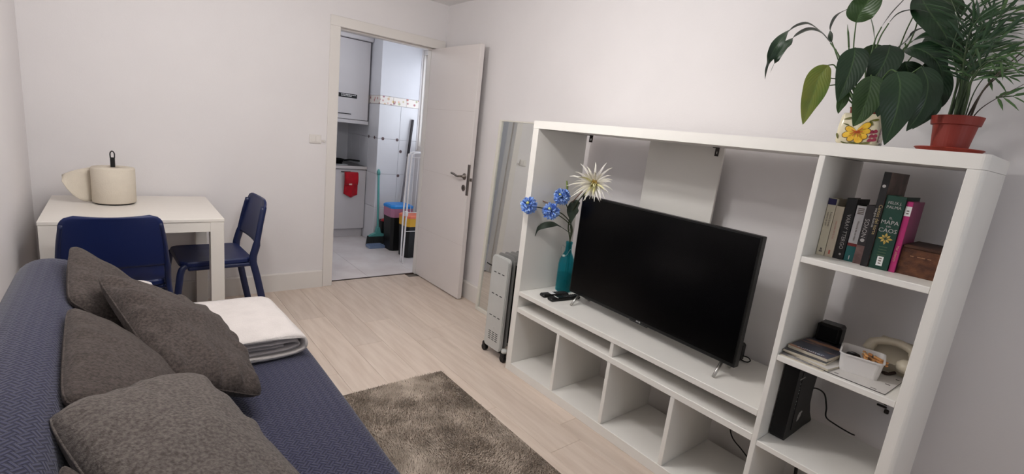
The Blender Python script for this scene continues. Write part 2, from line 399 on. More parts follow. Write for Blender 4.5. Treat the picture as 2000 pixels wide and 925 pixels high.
for y in (5.04, 5.2):
    MB().lathe([(0, 0), (0.016, 0), (0.018, 0.0025), (0, 0.003)], (KP - 0.0005, y, 1.18), 8, Matrix.Rotation(-PI / 2, 3, 'Y')).build('tile_motif', MOT, col)
wall('wall_kitchen_back', [(-1.4, KP, KB, KB + 0.1, -0.05, ZC)], TILE)
wall('wall_kitchen_left', [(-1.5, -1.4, YT, KB, -0.05, ZC)])
WY0, WY1, WZ0, WZ1 = 3.93, 4.944, 1.08, 2.19
wall('wall_kitchen_right', [(KX, KX + 0.1, YT - 0.1, WY0, -0.05, ZC), (KX, KX + 0.1, WY1, 4.956, -0.05, ZC), (KX, KX + 0.1, WY0, WY1, -0.05, WZ0), (KX, KX + 0.1, WY0, WY1, WZ1, ZC)])
wall('ceiling_kitchen', [(-1.5, KX + 0.1, YT, KB + 0.1, ZC, ZC + 0.1)], CEIL)
w1 = struct('window_1', (KX, 4.4, WZ0)); m = MB()
for (a, b, c, e) in ((WY0, WY1, WZ0, WZ0 + 0.05), (WY0, WY1, WZ1 - 0.05, WZ1), (WY0, WY0 + 0.05, WZ0 + 0.05, WZ1 - 0.05), (WY1 - 0.018, WY1, WZ0 + 0.05, WZ1 - 0.05)):
    m.box(KX + 0.02, KX + 0.07, a, b, c, e, 0.004)
m.build('window_frame', TRIM, w1)
for (a, b) in ((WY0 + 0.052, 4.42), (4.40, WY1 - 0.019)):
    s = MB()
    x = KX + (0.032 if a < 4.2 else 0.05)
    s.box(x, x + 0.016, a, b, WZ0 + 0.052, WZ0 + 0.085, 0.002); s.box(x, x + 0.016, a, b, WZ1 - 0.085, WZ1 - 0.052, 0.002); s.box(x, x + 0.016, a, a + 0.03, WZ0 + 0.085, WZ1 - 0.085, 0.002); s.box(x, x + 0.016, b - (0.03 if a < 4.2 else 0.016), b, WZ0 + 0.085, WZ1 - 0.085, 0.002)
    sf = s.build('sash', TRIM, w1)
    MB().box(x + 0.006, x + 0.01, a + 0.03, b - (0.03 if a < 4.2 else 0.016), WZ0 + 0.085, WZ1 - 0.085).build('pane', WG, sf)
# base unit, worktop, hob, pan
CABW = pm('white_cabinet_laminate', (214, 210, 212), 0.35, 0.45, var=0.02)
bc = thing('kitchen_base_cabinet', 'white kitchen base cabinet with short black bar handle, under the worktop', 'cabinet', (0.1, 5.5, 0))
MB().box(-0.45, 0.466, 5.235, KB - 0.005, 0.1, 0.798).build('body', CABW, bc)
MB().box(-0.45, 0.466, 5.27, 5.29, 0.0, 0.1).build('plinth', CABW, bc)
for (a, b) in ((-0.448, 0.088), (0.092, 0.464)):
    dr = MB().box(a, b, 5.215, 5.234, 0.105, 0.79, 0.002).build('door', CABW, bc)
    hx = 0.17 if a > 0 else -0.1
    h = MB().box(hx, hx + 0.105, 5.188, 5.196, 0.762, 0.772, 0.002); h.box(hx + 0.006, hx + 0.014, 5.19, 5.216, 0.763, 0.771); h.box(hx + 0.091, hx + 0.099, 5.19, 5.216, 0.763, 0.771)
    h.build('handle', BLACKP, dr, label='short black bar handle')
wt = thing('kitchen_worktop', 'dark kitchen worktop with pale front edge above the white base cabinet', 'worktop', (0.1, 5.5, 0.8))
MB().box(-0.45, 0.468, 5.205, KB - 0.005, 0.8, 0.833, 0.003).build('slab', pm('dark_worktop', (70, 64, 64), 0.35, 0.5, rgb2=(52, 48, 50), vscale=40), wt)
MB().box(-0.45, 0.468, 5.199, 5.2045, 0.8, 0.834, 0.001).build('edge_strip', pm('pale_edge', (208, 202, 200), 0.4), wt)
hb = thing('hob', 'flat black glass hob with steel front rim set on the worktop', 'hob', (0.1, 5.5, 0.833))
MB().box(-0.3, 0.27, 5.28, 5.74, 0.8335, 0.84, 0.002).build('glass_top', pm('black_glass', (14, 14, 16), 0.08, 0.6), hb)
MB().box(-0.3, 0.27, 5.272, 5.28, 0.8335, 0.843, 0.001).build('rim', CHROME, hb)
pn = thing('frying_pan', 'black frying pan with a long handle standing on the hob', 'pan', (0.22, 5.46, 0.84))
MB().lathe([(0, 0.8405), (0.085, 0.8405), (0.11, 0.885), (0.114, 0.887), (0.112, 0.883), (0.087, 0.844), (0, 0.844)], (0.18, 5.46, 0), 24).build('bowl', BLACKP, pn, smooth=True)
MB().tube([(0.28, 5.43, 0.875), (0.34, 5.40, 0.887), (0.44, 5.355, 0.88)], [0.009, 0.011, 0.009], 8).build('handle', BLACKP, pn, smooth=True)
ct = thing('cooking_pot', 'dim grey cooking pot on the back of the hob beside the pan', 'pot', (0.0, 5.62, 0.84))
MB().lathe([(0, 0.8405), (0.09, 0.8405), (0.095, 0.85), (0.095, 0.96), (0.098, 0.962), (0.09, 0.965), (0.088, 0.85), (0, 0.846)], (0.16, 5.65, 0), 24).build('body', pm('dull_steel', (120, 112, 110), 0.4, 0.5, 0.6), ct, smooth=True)
MB().lathe([(0.097, 0.966), (0.09, 0.972), (0.02, 0.985), (0.02, 1.0), (0, 1.002)], (0.16, 5.65, 0), 24).build('lid', pm('dull_steel', (0, 0, 0)), ct, smooth=True)
uc = thing('kitchen_wall_cabinet', 'white kitchen wall cabinet with black sticker on its door, above the hob', 'cabinet', (0.1, 5.5, 1.31))
MB().box(-0.4, 0.452, 5.225, KB - 0.003, 1.345, 2.19, 0.002).build('body', CABW, uc)
MB().box(-0.4, 0.455, 5.195, 5.6, 1.305, 1.343, 0.003).build('light_rail', CABW, uc)
MB().box(-0.4, 0.466, 5.17, 5.6, 2.192, 2.235, 0.006).build('cornice', CABW, uc)
dr = MB().box(-0.2, 0.448, 5.205, 5.224, 1.35, 2.185, 0.002).build('door', CABW, uc)
MB().box(-0.1, 0.255, 5.197, 5.206, 1.4, 1.408, 0.001).build('handle', BLACKP, dr, label='thin dark grip strip')
st = MB().box(0.06, 0.315, 5.2035, 5.2045, 1.575, 1.618).build('sticker', BLACKP, dr, label='black sticker with white print')
WPR = pm('white_print', (225, 225, 225), 0.5)
m = MB()
rr = random.Random(2)
for row, z in enumerate((1.606, 1.592)):
    x = 0.14
    while x < (0.30 if row == 0 else 0.25):
        w = rr.uniform(0.008, 0.016); m.box(x, x + w, 5.2028, 5.2034, z - 0.004, z + 0.004); x += w + 0.004
m.box(0.075, 0.11, 5.2028, 5.2034, 1.585, 1.61)
m.build('sticker_print', WPR, uc, kind='stuff')
# red towel on the handle
tw = MB()
def twl(u, v):
    x = 0.203 + 0.155 * u; z = 0.768 - (0.255 + 0.04 * (1 - abs(u - 0.55) * 2)) * v
    y = 5.184 - 0.012 * math.sin(v * 3.0) - 0.006 * math.sin(u * 9 + v * 4)
    return (x, y, z)
tw.grid(twl, 12, 14)
t = thing('red_kitchen_cloth', 'red kitchen cloth folded over the cabinet door handle', 'cloth', (0.28, 5.19, 0.48))
RED = pm('red_cotton', (196, 24, 42), 0.8, 0.2, var=0.2, vscale=20, bump=0.2, bscale=200, sheen=0.3)
o = tw.build('hanging_cloth', RED, t, smooth=True); md = o.modifiers.new('thick', 'SOLIDIFY'); md.thickness = 0.006; md.offset = 1
f2 = MB().grid(lambda u, v: (0.207 + 0.148 * u, 5.172 - 0.012 * math.sin(v * 3) - 0.004 * math.sin(u * 8), 0.762 - 0.135 * v), 10, 8).build('upper_flap', RED, t, smooth=True)
md = f2.modifiers.new('thick', 'SOLIDIFY'); md.thickness = 0.006
MB().box(0.25, 0.285, 5.156, 5.160, 0.622, 0.64, 0.001).build('label', pm('pink_label', (236, 190, 180), 0.6), t)
# broom, dustpan, mop
TURQ = pm('turquoise_plastic', (88, 160, 156), 0.4, 0.4, var=0.05)
br = thing('broom', 'turquoise handled broom with dark bristles leaning on the tiled column', 'broom', (0.47, 4.83, 0))
MB().tube(bez([(0.462, 4.80, 0.17), (0.478, 4.86, 0.45), (0.492, 4.925, 0.79)], 6), 0.0125, 10).build('handle', TURQ, br, smooth=True)
MB().tube([(0.492, 4.924, 0.775), (0.494, 4.93, 0.81), (0.495, 4.933, 0.84)], [0.016, 0.019, 0.008], 10).build('end_cap', TURQ, br, smooth=True)
m = MB(); m.prism([(0.355, 0.105), (0.385, 0.125), (0.435, 0.145), (0.45, 0.21), (0.475, 0.21), (0.49, 0.145), (0.55, 0.125), (0.575, 0.1)], 1, 4.775, 4.825); m.build('head', TURQ, br)
m = MB(); rr = random.Random(3)
for i in range(34):
    for j in range(5):
        x = 0.345 + 0.25 * i / 33; y = 4.778 + 0.011 * j
        m.tube([(x * 0.9 + 0.046, y, 0.108), (x + rr.uniform(-0.006, 0.006), y + rr.uniform(-.005, .005), 0.004)], 0.006, 4)
m.build('bristles', pm('dark_bristle', (44, 48, 48), 0.7), br, kind='stuff')
dp = thing('dustpan', 'small blue grey dustpan lying on the floor in front of the broom', 'dustpan', (0.39, 4.72, 0))
BLG = pm('blue_grey_plastic', (128, 146, 176), 0.4)
m = MB().box(0.315, 0.49, 4.65, 4.76, 0.002, 0.008, 0.001); m.box(0.315, 0.322, 4.65, 4.76, 0.008, 0.03); m.box(0.483, 0.49, 4.65, 4.76, 0.008, 0.03); m.box(0.322, 0.483, 4.753, 4.76, 0.008, 0.035); m.build('pan', BLG, dp)
MB().tube([(0.49, 4.72, 0.022), (0.53, 4.715, 0.03), (0.56, 4.71, 0.022)], 0.01, 8).build('grip', BLG, dp, smooth=True)
mo = thing('mop', 'dark grey mop pole leaning in the tiled corner behind the bins', 'mop', (0.72, 4.86, 0))
MB().tube([(0.715, 4.84, 0.06), (0.77, 4.88, 0.50), (0.83, 4.915, 1.02)], 0.012, 8).build('pole', pm('grey_pole', (118, 114, 118), 0.35, 0.5, 0.4), mo, smooth=True)
MB().tube([(0.829, 4.914, 1.0), (0.868, 4.93, 1.42)], 0.016, 8).build('grip', pm('dark_grip', (60, 58, 62), 0.6), mo, smooth=True)
MB().lathe([(0.0, 0.14), (0.02, 0.13), (0.05, 0.06), (0.07, 0.005), (0, 0.004)], (0.715, 4.84, 0), 12).build('mop_head', pm('mop_grey', (150, 148, 146), 0.9), mo, smooth=True)
# bins
def bin_(name, label, x0, x1, y0, y1, h, body, band, lid):
    t = thing(name, label, 'bin', ((x0 + x1) / 2, (y0 + y1) / 2, 0), 0, 'bins in the kitchen corner')
    cx, cy = (x0 + x1) / 2, (y0 + y1) / 2; s = 0.86
    def ring(z, k): return [(cx + (x - cx) * k, cy + (y - cy) * k, z) for x, y in ((x0 + .03, y0), (x1 - .03, y0), (x1, y0 + .03), (x1, y1 - .03), (x1 - .03, y1), (x0 + .03, y1), (x0, y1 - .03), (x0, y0 + .03))]
    def loft(levels):
        m = MB(); vs = []; F = []
        for z, k in levels: vs += ring(z, k)
        for i in range(len(levels) - 1):
            for j in range(8): F.append([i * 8 + j, i * 8 + (j + 1) % 8, (i + 1) * 8 + (j + 1) % 8, (i + 1) * 8 + j])
        F.append(list(range(8))); F.append([(len(levels) - 1) * 8 + j for j in range(8)]); return m.add(vs, F)
    loft([(0.002, s), (h * 0.74, 0.97)]).build('body', body, t)
    loft([(h * 0.74, 0.985), (h * 0.93, 1.0)]).build('collar', band, t)
    loft([(h * 0.93, 1.03), (h * 0.975, 1.03), (h, 0.9)]).build('lid', lid, t)
    return t
bin_('waste_bin', 'black waste bin with blue lid and pink collar, tallest of the kitchen bins', 0.478, 0.735, 4.5, 4.74, 0.505, BLACKP, pm('pink_bag', (178, 120, 150), 0.5), pm('blue_lid', (40, 140, 224), 0.4))
bin_('waste_bin', 'black waste bin with orange lid and yellow collar in front of the blue lidded bin', 0.51, 0.71, 4.20, 4.42, 0.455, BLACKP, pm('yellow_bag', (222, 170, 50), 0.5), pm('orange_lid', (240, 128, 96), 0.4))
bk = thing('bucket', 'small dark bucket with red rag beside the broom, behind the bins', 'bucket', (0.545, 4.85, 0))
MB().lathe([(0, 0.003), (0.07, 0.003), (0.085, 0.27), (0.09, 0.275), (0.082, 0.272), (0.068, 0.01), (0, 0.01)], (0.585, 4.845, 0), 20).build('pail', BLACKP, bk, smooth=True)
MB().lathe([(0, 0.245), (0.05, 0.25), (0.072, 0.262), (0.06, 0.285), (0.02, 0.3), (0, 0.302)], (0.585, 4.845, 0), 12).build('rag', RED, bk, smooth=True)
# folded drying rack
dk = thing('drying_rack', 'white wire clothes drying rack standing folded behind the door', 'rack', (0.5, 4.08, 0))
WW = pm('white_wire', (232, 230, 232), 0.35, 0.5)
for i, (dy, lean) in enumerate(((0.0, 0.0), (0.07, 0.02))):
    y = 4.04 + dy
    x0, x1 = 0.403 + 0.012 * i, 0.70
    MB().tube(bez([(x0, y, 0.004), (x0 + 0.008, y + lean, 0.5), (x0 + 0.02, y + lean, 1.03), (x0 + 0.035, y + lean, 1.085), (x0 + 0.075, y + lean, 1.105), (x1 - 0.06, y + lean, 1.105), (x1 - 0.02, y + lean, 1.085), (x1, y + lean, 1.03), (x1, y + lean, 0.5), (x1, y, 0.004)], 5), 0.0085, 8).build('frame', WW, dk, smooth=True)
for z in (0.33, 0.52, 1.06):
    MB().tube([(0.412 + z * 0.018, 4.042, z), (0.70, 4.042, z)], 0.004, 6).build('cross_wire', WW, dk, smooth=True)
for k in range(5):
    x = 0.452 + 0.045 * k
    MB().tube([(x, 4.042, 0.52), (x + 0.008, 4.042, 1.06)], 0.0028, 6).build('wire', WW, dk, smooth=True)
MB().box(0.396, 0.424, 4.025, 4.06, 0.485, 0.535, 0.004).build('hinge', WW, dk)
# ------------------------------------------------------------------ white shelving unit
U = thing('shelving_unit', 'large white open shelving unit along the right wall holding the television', 'shelving unit', (0.195, 0.915, 0))
D = 0.39
def ub(name, *b, bev=0.0015): return MB().box(*b, bev).build(name, UNIT, U)
# top board with a rounded near corner; side panels
def rc(x0, x1, y0, y1, r=0.016, n=5):
    P = []
    for (cx, cy, a0) in ((x0 + r, y0 + r, PI), (x1 - r, y0 + r, 1.5 * PI), (x1 - 0.002, y1 - 0.002, 0), (x0 + 0.002, y1 - 0.002, PI / 2)):
        rr = r if cy == y0 + r else 0.002
        for k in range(n + 1):
            a = a0 + PI / 2 * k / n; P.append((cx + rr * math.cos(a), cy + rr * math.sin(a)))
    return P
MB().prism(rc(0, D, 0, 1.83), 2, 1.4288, 1.47).build('top_board', UNIT, U)
MB().prism(rc(0.0005, D, 0.0005, 0.040), 2, 0.0, 1.4280).build('side_panel', UNIT, U)
ub('side_panel', 0, D, 1.785, 1.8295, 0, 1.4280)
ub('tower_divider', 0.001, D, 0.384, 0.403, 0.0512, 1.4282)
ub('bottom_board', 0, D, 0.0402, 1.7848, 0.0, 0.051)
ub('television_shelf', 0.001, D, 0.4032, 1.7848, 0.4775, 0.5035)
ub('rear_rail', D + 0.0015, D + 0.058, 0.4032, 1.7848, 0.4775, 0.5005)
ub('middle_shelf', 0.001, D, 0.4032, 1.7848, 0.377, 0.4055)
ub('short_divider', 0.004, D, 1.077, 1.097, 0.4057, 0.4773)
for y in (1.426, 1.0765, 0.727): ub('compartment_divider', 0.002, D, y, y + 0.0205, 0.0512, 0.3768)
for z in (0.390, 0.731, 1.091): ub('tower_shelf', 0.002, D - 0.002, 0.0402, 0.3838, z - 0.0205, z)
ub('back_panel', D - 0.001, D + 0.012, 0.932, 1.342, 0.5007, 1.4286)
BRK = pm('dark_bracket_steel', (52, 46, 44), 0.4, 0.5, 0.7)
for (y, w) in ((1.752, 0.024), (0.965, 0.018)):
    m = MB(); z1 = 1.4285
    m.box(D - 0.03, D + 0.002, y - w / 2, y + w / 2, z1 - 0.003, z1); m.box(D - 0.004, D - 0.001, y - w / 2, y - w / 6, z1 - 0.04, z1 - 0.003); m.box(D - 0.004, D - 0.001, y + w / 6, y + w / 2, z1 - 0.04, z1 - 0.003)
    m.box(D - 0.004, D - 0.001, y - w / 6, y + w / 6, z1 - 0.018, z1 - 0.003); m.box(D - 0.004, D - 0.001, y - w / 6, y + w / 6, z1 - 0.04, z1 - 0.03)
    m.build('wall_bracket', BRK, U)
m = MB(); m.box(D + 0.07, D + 0.0765, 0.128, 0.16, 0.522, 0.53, 0.002); m.box(D + 0.066, D + 0.0765, 0.118, 0.133, 0.504, 0.521, 0.003); m.box(D + 0.07, D + 0.0765, 0.13, 0.138, 0.535, 0.541)
t = thing('wall_plug_remnant', 'small dark screw fitting on the wall behind the lowest tower opening', 'fitting', (0.46, 0.14, 0.52)); m.build('screws', BRK, t)
# ------------------------------------------------------------------ television
tx, ty, tz = 0.1675, 1.068, 0.5035
T = thing('television', 'large black flat television on two silver feet in the shelving unit', 'television', (tx, ty, tz), -0.0455)
SCR = pm('glossy_screen', (5, 5, 6), 0.22, 0.18); BEZ = pm('black_bezel', (9, 9, 10), 0.35, 0.4)
hw, zb, zt = 0.496, 0.054, 0.603
m = MB().box(-0.012, 0.022, -hw, hw, zb, zt, 0.003); m.build('frame', BEZ, T, local=True)
MB().box(-0.0132, -0.0118, -hw + 0.009, hw - 0.009, zb + 0.016, zt - 0.008, 0.0005).build('screen', SCR, T, local=True)
MB().box(0.0222, 0.07, -hw + 0.05, hw - 0.05, zb + 0.03, zb + 0.33, 0.018).build('rear_housing', BEZ, T, local=True)
m = MB(); m.box(-0.0142, -0.0128, -0.013, -0.003, zb + 0.004, zb + 0.012); m.box(-0.0142, -0.0128, 0.0, 0.012, zb + 0.005, zb + 0.011)
m.build('logo', pm('grey_logo', (150, 150, 150), 0.4), T, local=True, label='tiny grey logo')
m = MB().box(-0.006, 0.012, -0.05, 0.06, zb - 0.007, zb, 0.002); m.build('sensor_strip', BEZ, T, local=True)
for s in (-1, 1):
    y = 0.43 * s - 0.005
    m = MB()
    m.tube([(0.004, y, zb + 0.004), (-0.066, y - 0.012, 0.005)], [0.0075, 0.0065], 8); m.tube([(0.01, y, zb + 0.004), (0.10, y + 0.008, 0.005)], [0.0075, 0.0065], 8)
    m.build('foot', CHROME, T, local=True, smooth=True, label='silver splayed foot')
# adapter and cables behind the television
ad = thing('power_adapter', 'black power adapter with short cable standing behind the television corner', 'adapter', (0.36, 0.655, 0.5037))
MB().box(0.345, 0.388, 0.645, 0.695, 0.5037, 0.588, 0.008).build('body', BLACKP, ad)
MB().tube(bez([(0.37, 0.648, 0.53), (0.37, 0.622, 0.532), (0.37, 0.61, 0.522), (0.37, 0.625, 0.509), (0.372, 0.66, 0.508)], 6), 0.0028, 6).build('cable', BLACKP, ad, smooth=True)
cb = thing('loose_cable', 'thin dark cable hanging at the back of the rightmost floor compartment', 'cable', (0.38, 0.6, 0.3))
MB().tube(bez([(0.4, 0.655, 0.37), (0.4, 0.645, 0.24), (0.4, 0.642, 0.165), (0.4, 0.62, 0.118), (0.4, 0.57, 0.088), (0.4, 0.52, 0.056)], 6), 0.003, 6).build('cord', pm('dark_cord', (40, 36, 34), 0.5), cb, smooth=True)
c2 = thing('cable_coil', 'short dark cable bundle under the tower bottom shelf', 'cable', (0.35, 0.27, 0.1))
MB().tube(bez([(0.36, 0.33, 0.30), (0.35, 0.31, 0.27), (0.35, 0.285, 0.255), (0.352, 0.255, 0.262), (0.36, 0.24, 0.285), (0.365, 0.3, 0.34), (0.38, 0.34, 0.2), (0.38, 0.33, 0.055)], 6), 0.007, 6).build('cord', pm('dark_cord', (0, 0, 0)), c2, smooth=True)
# ------------------------------------------------------------------ bottle vase with flowers
bx_, by_, bz_ = 0.272, 1.70, 0.5037
V = thing('bottle_vase', 'teal glass swing-top bottle used as a vase left of the television', 'bottle', (bx_, by_, bz_))
TEAL = glass('teal_glass', (40, 156, 172), 0.05, 0.78)
MB().lathe([(0, 0.001), (0.043, 0.001), (0.0475, 0.006), (0.0475, 0.165), (0.044, 0.19), (0.034, 0.215), (0.023, 0.236), (0.0185, 0.255), (0.018, 0.288), (0.0205, 0.29), (0.0205, 0.302), (0.0165, 0.303), (0.0145, 0.29), (0.0145, 0.25), (0.031, 0.21), (0.043, 0.168), (0.043, 0.01), (0, 0.009)], (bx_, by_, bz_), 32).build('glass', TEAL, V, smooth=True)
MB().lathe([(0, 0.0095), (0.0425, 0.0105), (0.0425, 0.108), (0, 0.108)], (bx_, by_, bz_), 28).build('water', glass('teal_water', (26, 122, 112), 0.08, 0.5), V, smooth=False)
m = MB(); m.tube(bez([(bx_ - 0.003, by_ + 0.021, bz_ + 0.262), (bx_ - 0.022, by_ + 0.032, bz_ + 0.275), (bx_ - 0.03, by_ + 0.03, bz_ + 0.25), (bx_ - 0.028, by_ + 0.02, bz_ + 0.225), (bx_ - 0.026, by_, bz_ + 0.22), (bx_ - 0.028, by_ - 0.02, bz_ + 0.23), (bx_ - 0.024, by_ - 0.03, bz_ + 0.255), (bx_ - 0.003, by_ - 0.021, bz_ + 0.262)], 5), 0.0013, 6)
m.build('wire_bail', CHROME, V, smooth=True)
MB().lathe([(0, 0), (0.009, 0.001), (0.010, 0.008), (0.006, 0.012), (0, 0.012)], (bx_ - 0.031, by_, bz_ + 0.213), 12).build('stopper', pm('pale_stopper', (206, 214, 210), 0.4), V, smooth=True)
STEM = pm('artificial_stem', (74, 82, 58), 0.6, 0.3, var=0.2, vscale=20); LEAFG = pm('grey_green_leaf', (70, 82, 70), 0.6, 0.3, var=0.25, vscale=30)
mouth = Vector((bx_, by_, bz_ + 0.302)); deep = Vector((bx_ + 0.01, by_ + 0.006, bz_ + 0.02))
def petalball(c, r, n, seed, curl=0.2):
    rn = random.Random(seed); m = MB()
    for i in range(n):
        z = 1 - 2 * (i + 0.5) / n; a = i * 2.39996 + rn.uniform(-.2, .2); s = math.sqrt(max(0, 1 - z * z))
        d = Vector((s * math.cos(a), s * math.sin(a), z)); u = d.orthogonal().normalized(); w = d.cross(u)
        an = rn.uniform(0, 2 * PI); e = u * math.cos(an) + w * math.sin(an); f = d.cross(e)
        R = r * rn.uniform(0.85, 1.05); ww = r * 0.17
        p0 = c + d * R * 0.25; p1 = c + d * R * 0.7 + f * curl * r * 0.3; p2 = c + d * R + f * curl * r * 0.5
        m.add([p0 - e * ww * 0.3, p0 + e * ww * 0.3, p1 + e * ww, p1 - e * ww, p1 + f * ww * 0.6, p2 + e * ww * 0.6, p2 - e * ww * 0.6], [[0, 1, 4], [1, 2, 4], [0, 4, 3], [3, 4, 6], [2, 5, 4], [4, 5, 6]])
    return m
BLUE = pm('blue_petal', (186, 214, 250), 0.6, 0.3, rgb2=(86, 136, 232), vscale=55)
def strip(pts, widths, nrm):
    """thin blade along pts with the given half widths, slightly folded along the midrib"""
    pts = [Vector(p) for p in pts]; m = MB(); vs = []; F = []
    n = len(pts)
    for i, p in enumerate(pts):
        t = (pts[min(i + 1, n - 1)] - pts[max(i - 1, 0)]).normalized()
        N = Vector(nrm[i] if isinstance(nrm, list) else nrm); w = t.cross(N)
        if w.length < 1e-4: w = t.orthogonal()
        w.normalize(); nn = w.cross(t).normalized(); h = widths[i]
        for q, dz in ((-1, 0.22), (-0.55, 0.16), (0, 0), (0.55, 0.16), (1, 0.22)): vs.append(p + w * h * q + nn * h * dz)
    for i in range(n - 1):
        for j in range(4): F.append([i * 5 + j, i * 5 + j + 1, (i + 1) * 5 + j + 1, (i + 1) * 5 + j])
    return m.add(vs, F)
def blue_flower(u, v, x, lab, seed, off, extra=None):
    c = at(u, v, 0, x)
    t = thing('blue_flower', lab, 'flower', tuple(c), 0, 'artificial flowers in the teal bottle')
    knee = mouth + Vector((0.0, 0.004 * off, 0.09))
    k2 = knee.lerp(c, 0.5) + Vector((0, 0, 0.03))
    MB().tube(bez([deep, mouth + Vector((0.004 * off, 0.003 * off, -0.02)), knee, k2, c], 6), 0.0032, 6).build('stem', STEM, t, smooth=True)
    petalball(c, 0.049, 170, seed).build('bloom', BLUE, t, recalc=False)
    face = (CAM - c).normalized(); q = c + face * 0.038 + Vector((0, 0.012, 0.012))
    MB().lathe([(0, -0.008), (0.008, -0.005), (0.009, 0.002), (0.005, 0.007), (0, 0.008)], tuple(q), 10).build('centre', pm('pale_lime', (202, 206, 130), 0.6), t, smooth=True)
    return t
f1 = blue_flower(1033, 401, -0.03, 'blue pompom flower furthest left, in front of the unit side panel', 1, 0.6)
f2 = blue_flower(1076, 412, 0.06, 'blue pompom flower in the middle and lowest of the three blue ones', 2, -0.6)
f3 = blue_flower(1097, 384, 0.16, 'blue pompom flower highest of the three blue ones, below a green bud', 3, 1.2)
s = [at(1107, 380, 0, 0.2), at(1108, 365, 0, 0.2), at(1107, 353, 0, 0.2)]
MB().tube(s, [0.003, 0.0065, 0.004], 6).build('bud', pm('green_bud', (112, 128, 66), 0.6), f3, smooth=True)
p = [mouth + Vector((0, 0, 0.05)), at(1092, 441, 0, 0.2), at(1080, 438, 0, 0.15), at(1062, 441, 0, 0.1), at(1050, 448, 0, 0.08), at(1045, 461, 0, 0.07)]
strip(bez(p, 4), [0.002] * 4 + [0.004, 0.006, 0.01, 0.014, 0.017, 0.019, 0.02, 0.02, 0.019, 0.017, 0.014, 0.012, 0.009, 0.006, 0.004, 0.003, 0.001], (-0.5, -0.6, 0.62)).build('leaf', LEAFG, f2, smooth=True, recalc=False)
MB().tube([at(1087, 403, 0, 0.13), at(1064, 394, 0, 0.1), at(1048, 385, 0, 0.09)], [0.002, 0.0035, 0.003], 6).build('twig', pm('brown_twig', (122, 96, 84), 0.7), f2, smooth=True)
# white spider flower
wc = at(1160, 360, 0, 0.125)
wf = thing('white_flower', 'white spidery flower with yellow heart leaning over the television corner', 'flower', tuple(wc), 0, 'artificial flowers in the teal bottle')
MB().tube(bez([deep + Vector((0.01, -0.01, 0)), mouth + Vector((0.002, -0.006, -0.02)), at(1110, 440, 0, 0.26), at(1122, 405, 0, 0.23), at(1140, 380, 0, 0.18), wc + Vector((0.012, 0.0, -0.012))], 6), 0.0036, 6).build('stem', STEM, wf, smooth=True)
rn = random.Random(9); face = (CAM - wc).normalized(); U1 = face.cross(Vector((0, 0, 1))).normalized(); U2 = U1.cross(face).normalized()
m = MB(); m2 = MB()
for i in range(64):
    a = i * 2.39996; el = 0.12 + 0.75 * ((i + 0.5) / 64) ** 1.0
    L = 0.112 * rn.uniform(0.8, 1.2) if i > 14 else 0.05
    up = U2 * math.sin(a) + U1 * math.cos(a)
    L *= 1.0 + 0.28 * up.z + (0.12 if up.dot(U1) > 0.3 else -0.08)
    if up.z < -0.3: L *= 0.8
    d = (face * math.cos(el * 1.75) + up * math.sin(el * 1.75)).normalized(); sag = Vector((rn.uniform(-.5, .5), rn.uniform(-.5, .5), -1))
    pts = [wc + d * L * q + face * 0.02 * math.sin(q * 2.5) + sag * 0.03 * q * q * q for q in (0.05, 0.3, 0.55, 0.8, 1.0)]
    b = strip(pts, [0.003, 0.0056, 0.005, 0.003, 0.0006], d.cross(up.cross(face)).normalized() + face * 0.5)
    (m if i > 18 else m2).add(b.v, b.f)
m.build('outer_petals', pm('ivory_petal', (248, 244, 240), 0.6, 0.3, rgb2=(246, 242, 222), vscale=16), wf, recalc=False, smooth=True)
m2.build('inner_petals', pm('lemon_petal', (238, 232, 160), 0.6, 0.3, rgb2=(244, 238, 206), vscale=40), wf, recalc=False, smooth=True)
m = MB(); 
for i in range(26):
    a = i * 2.4; r = 0.013 * math.sqrt(i / 26); c = wc + face * 0.018 + U1 * r * math.cos(a) + U2 * (r * math.sin(a) + 0.012)
    m.tube([c, c + face * 0.022], [0.0022, 0.0028], 5)
m.build('stamens', pm('ochre_stamen', (206, 172, 84), 0.7), wf)
p = [at(1113, 450, 0, 0.255), at(1116, 428, 0, 0.24), at(1118, 412, 0, 0.235), at(1126, 400, 0, 0.23), at(1133, 396, 0, 0.22)]
strip(bez(p, 4), [0.002, 0.002, 0.003, 0.005, 0.011, 0.018, 0.024, 0.029, 0.033, 0.035, 0.036, 0.035, 0.032, 0.028, 0.022, 0.014, 0.002], (-0.75, -0.55, 0.3)).build('leaf', LEAFG, wf, smooth=True, recalc=False)
MB().tube([at(1111, 402, 0, 0.24), at(1120, 392, 0, 0.21), at(1138, 372, 0, 0.17)], 0.003, 6).build('twig', pm('brown_twig', (0, 0, 0)), wf, smooth=True)
# ------------------------------------------------------------------ remote controls
def remote(lab, a, b, w, sticker=None):
    a = Vector(a); b = Vector(b); z = 0.5037; c = (a + b) / 2; L = (b - a).length
    t = thing('remote_control', lab, 'remote control', (c.x, c.y, z), math.atan2(b.y - a.y, b.x - a.x), 'remote controls on the television shelf')
    MB().box(-L / 2, L / 2, -w / 2, w / 2, 0, 0.019, 0.006).build('case', BLACKP, t, local=True)
    m = MB(); bt = pm('grey_button', (58, 58, 60), 0.5)
    for i in range(7):
        for j in (-1, 0, 1):
            m.lathe([(0, 0.019), (0.0045, 0.019), (0.004, 0.0212), (0, 0.0215)], (-L * 0.02 + i * L * 0.068, j * w * 0.27, 0), 8)
    m.build('buttons', bt, t, local=True)
    if sticker: MB().box(*sticker, 0.0188, 0.0198).build('sticker', WPR, t, local=True, label='white sticker')
remote('black remote control with white sticker just in front of the teal bottle', (0.062, 1.662), (0.235, 1.628), 0.046, (-0.035, -0.005, -0.02, 0.02))
remote('black remote control with thin white mark, nearest the television foot', (0.058, 1.592), (0.265, 1.565), 0.044, (-0.06, -0.054, -0.02, 0.02))
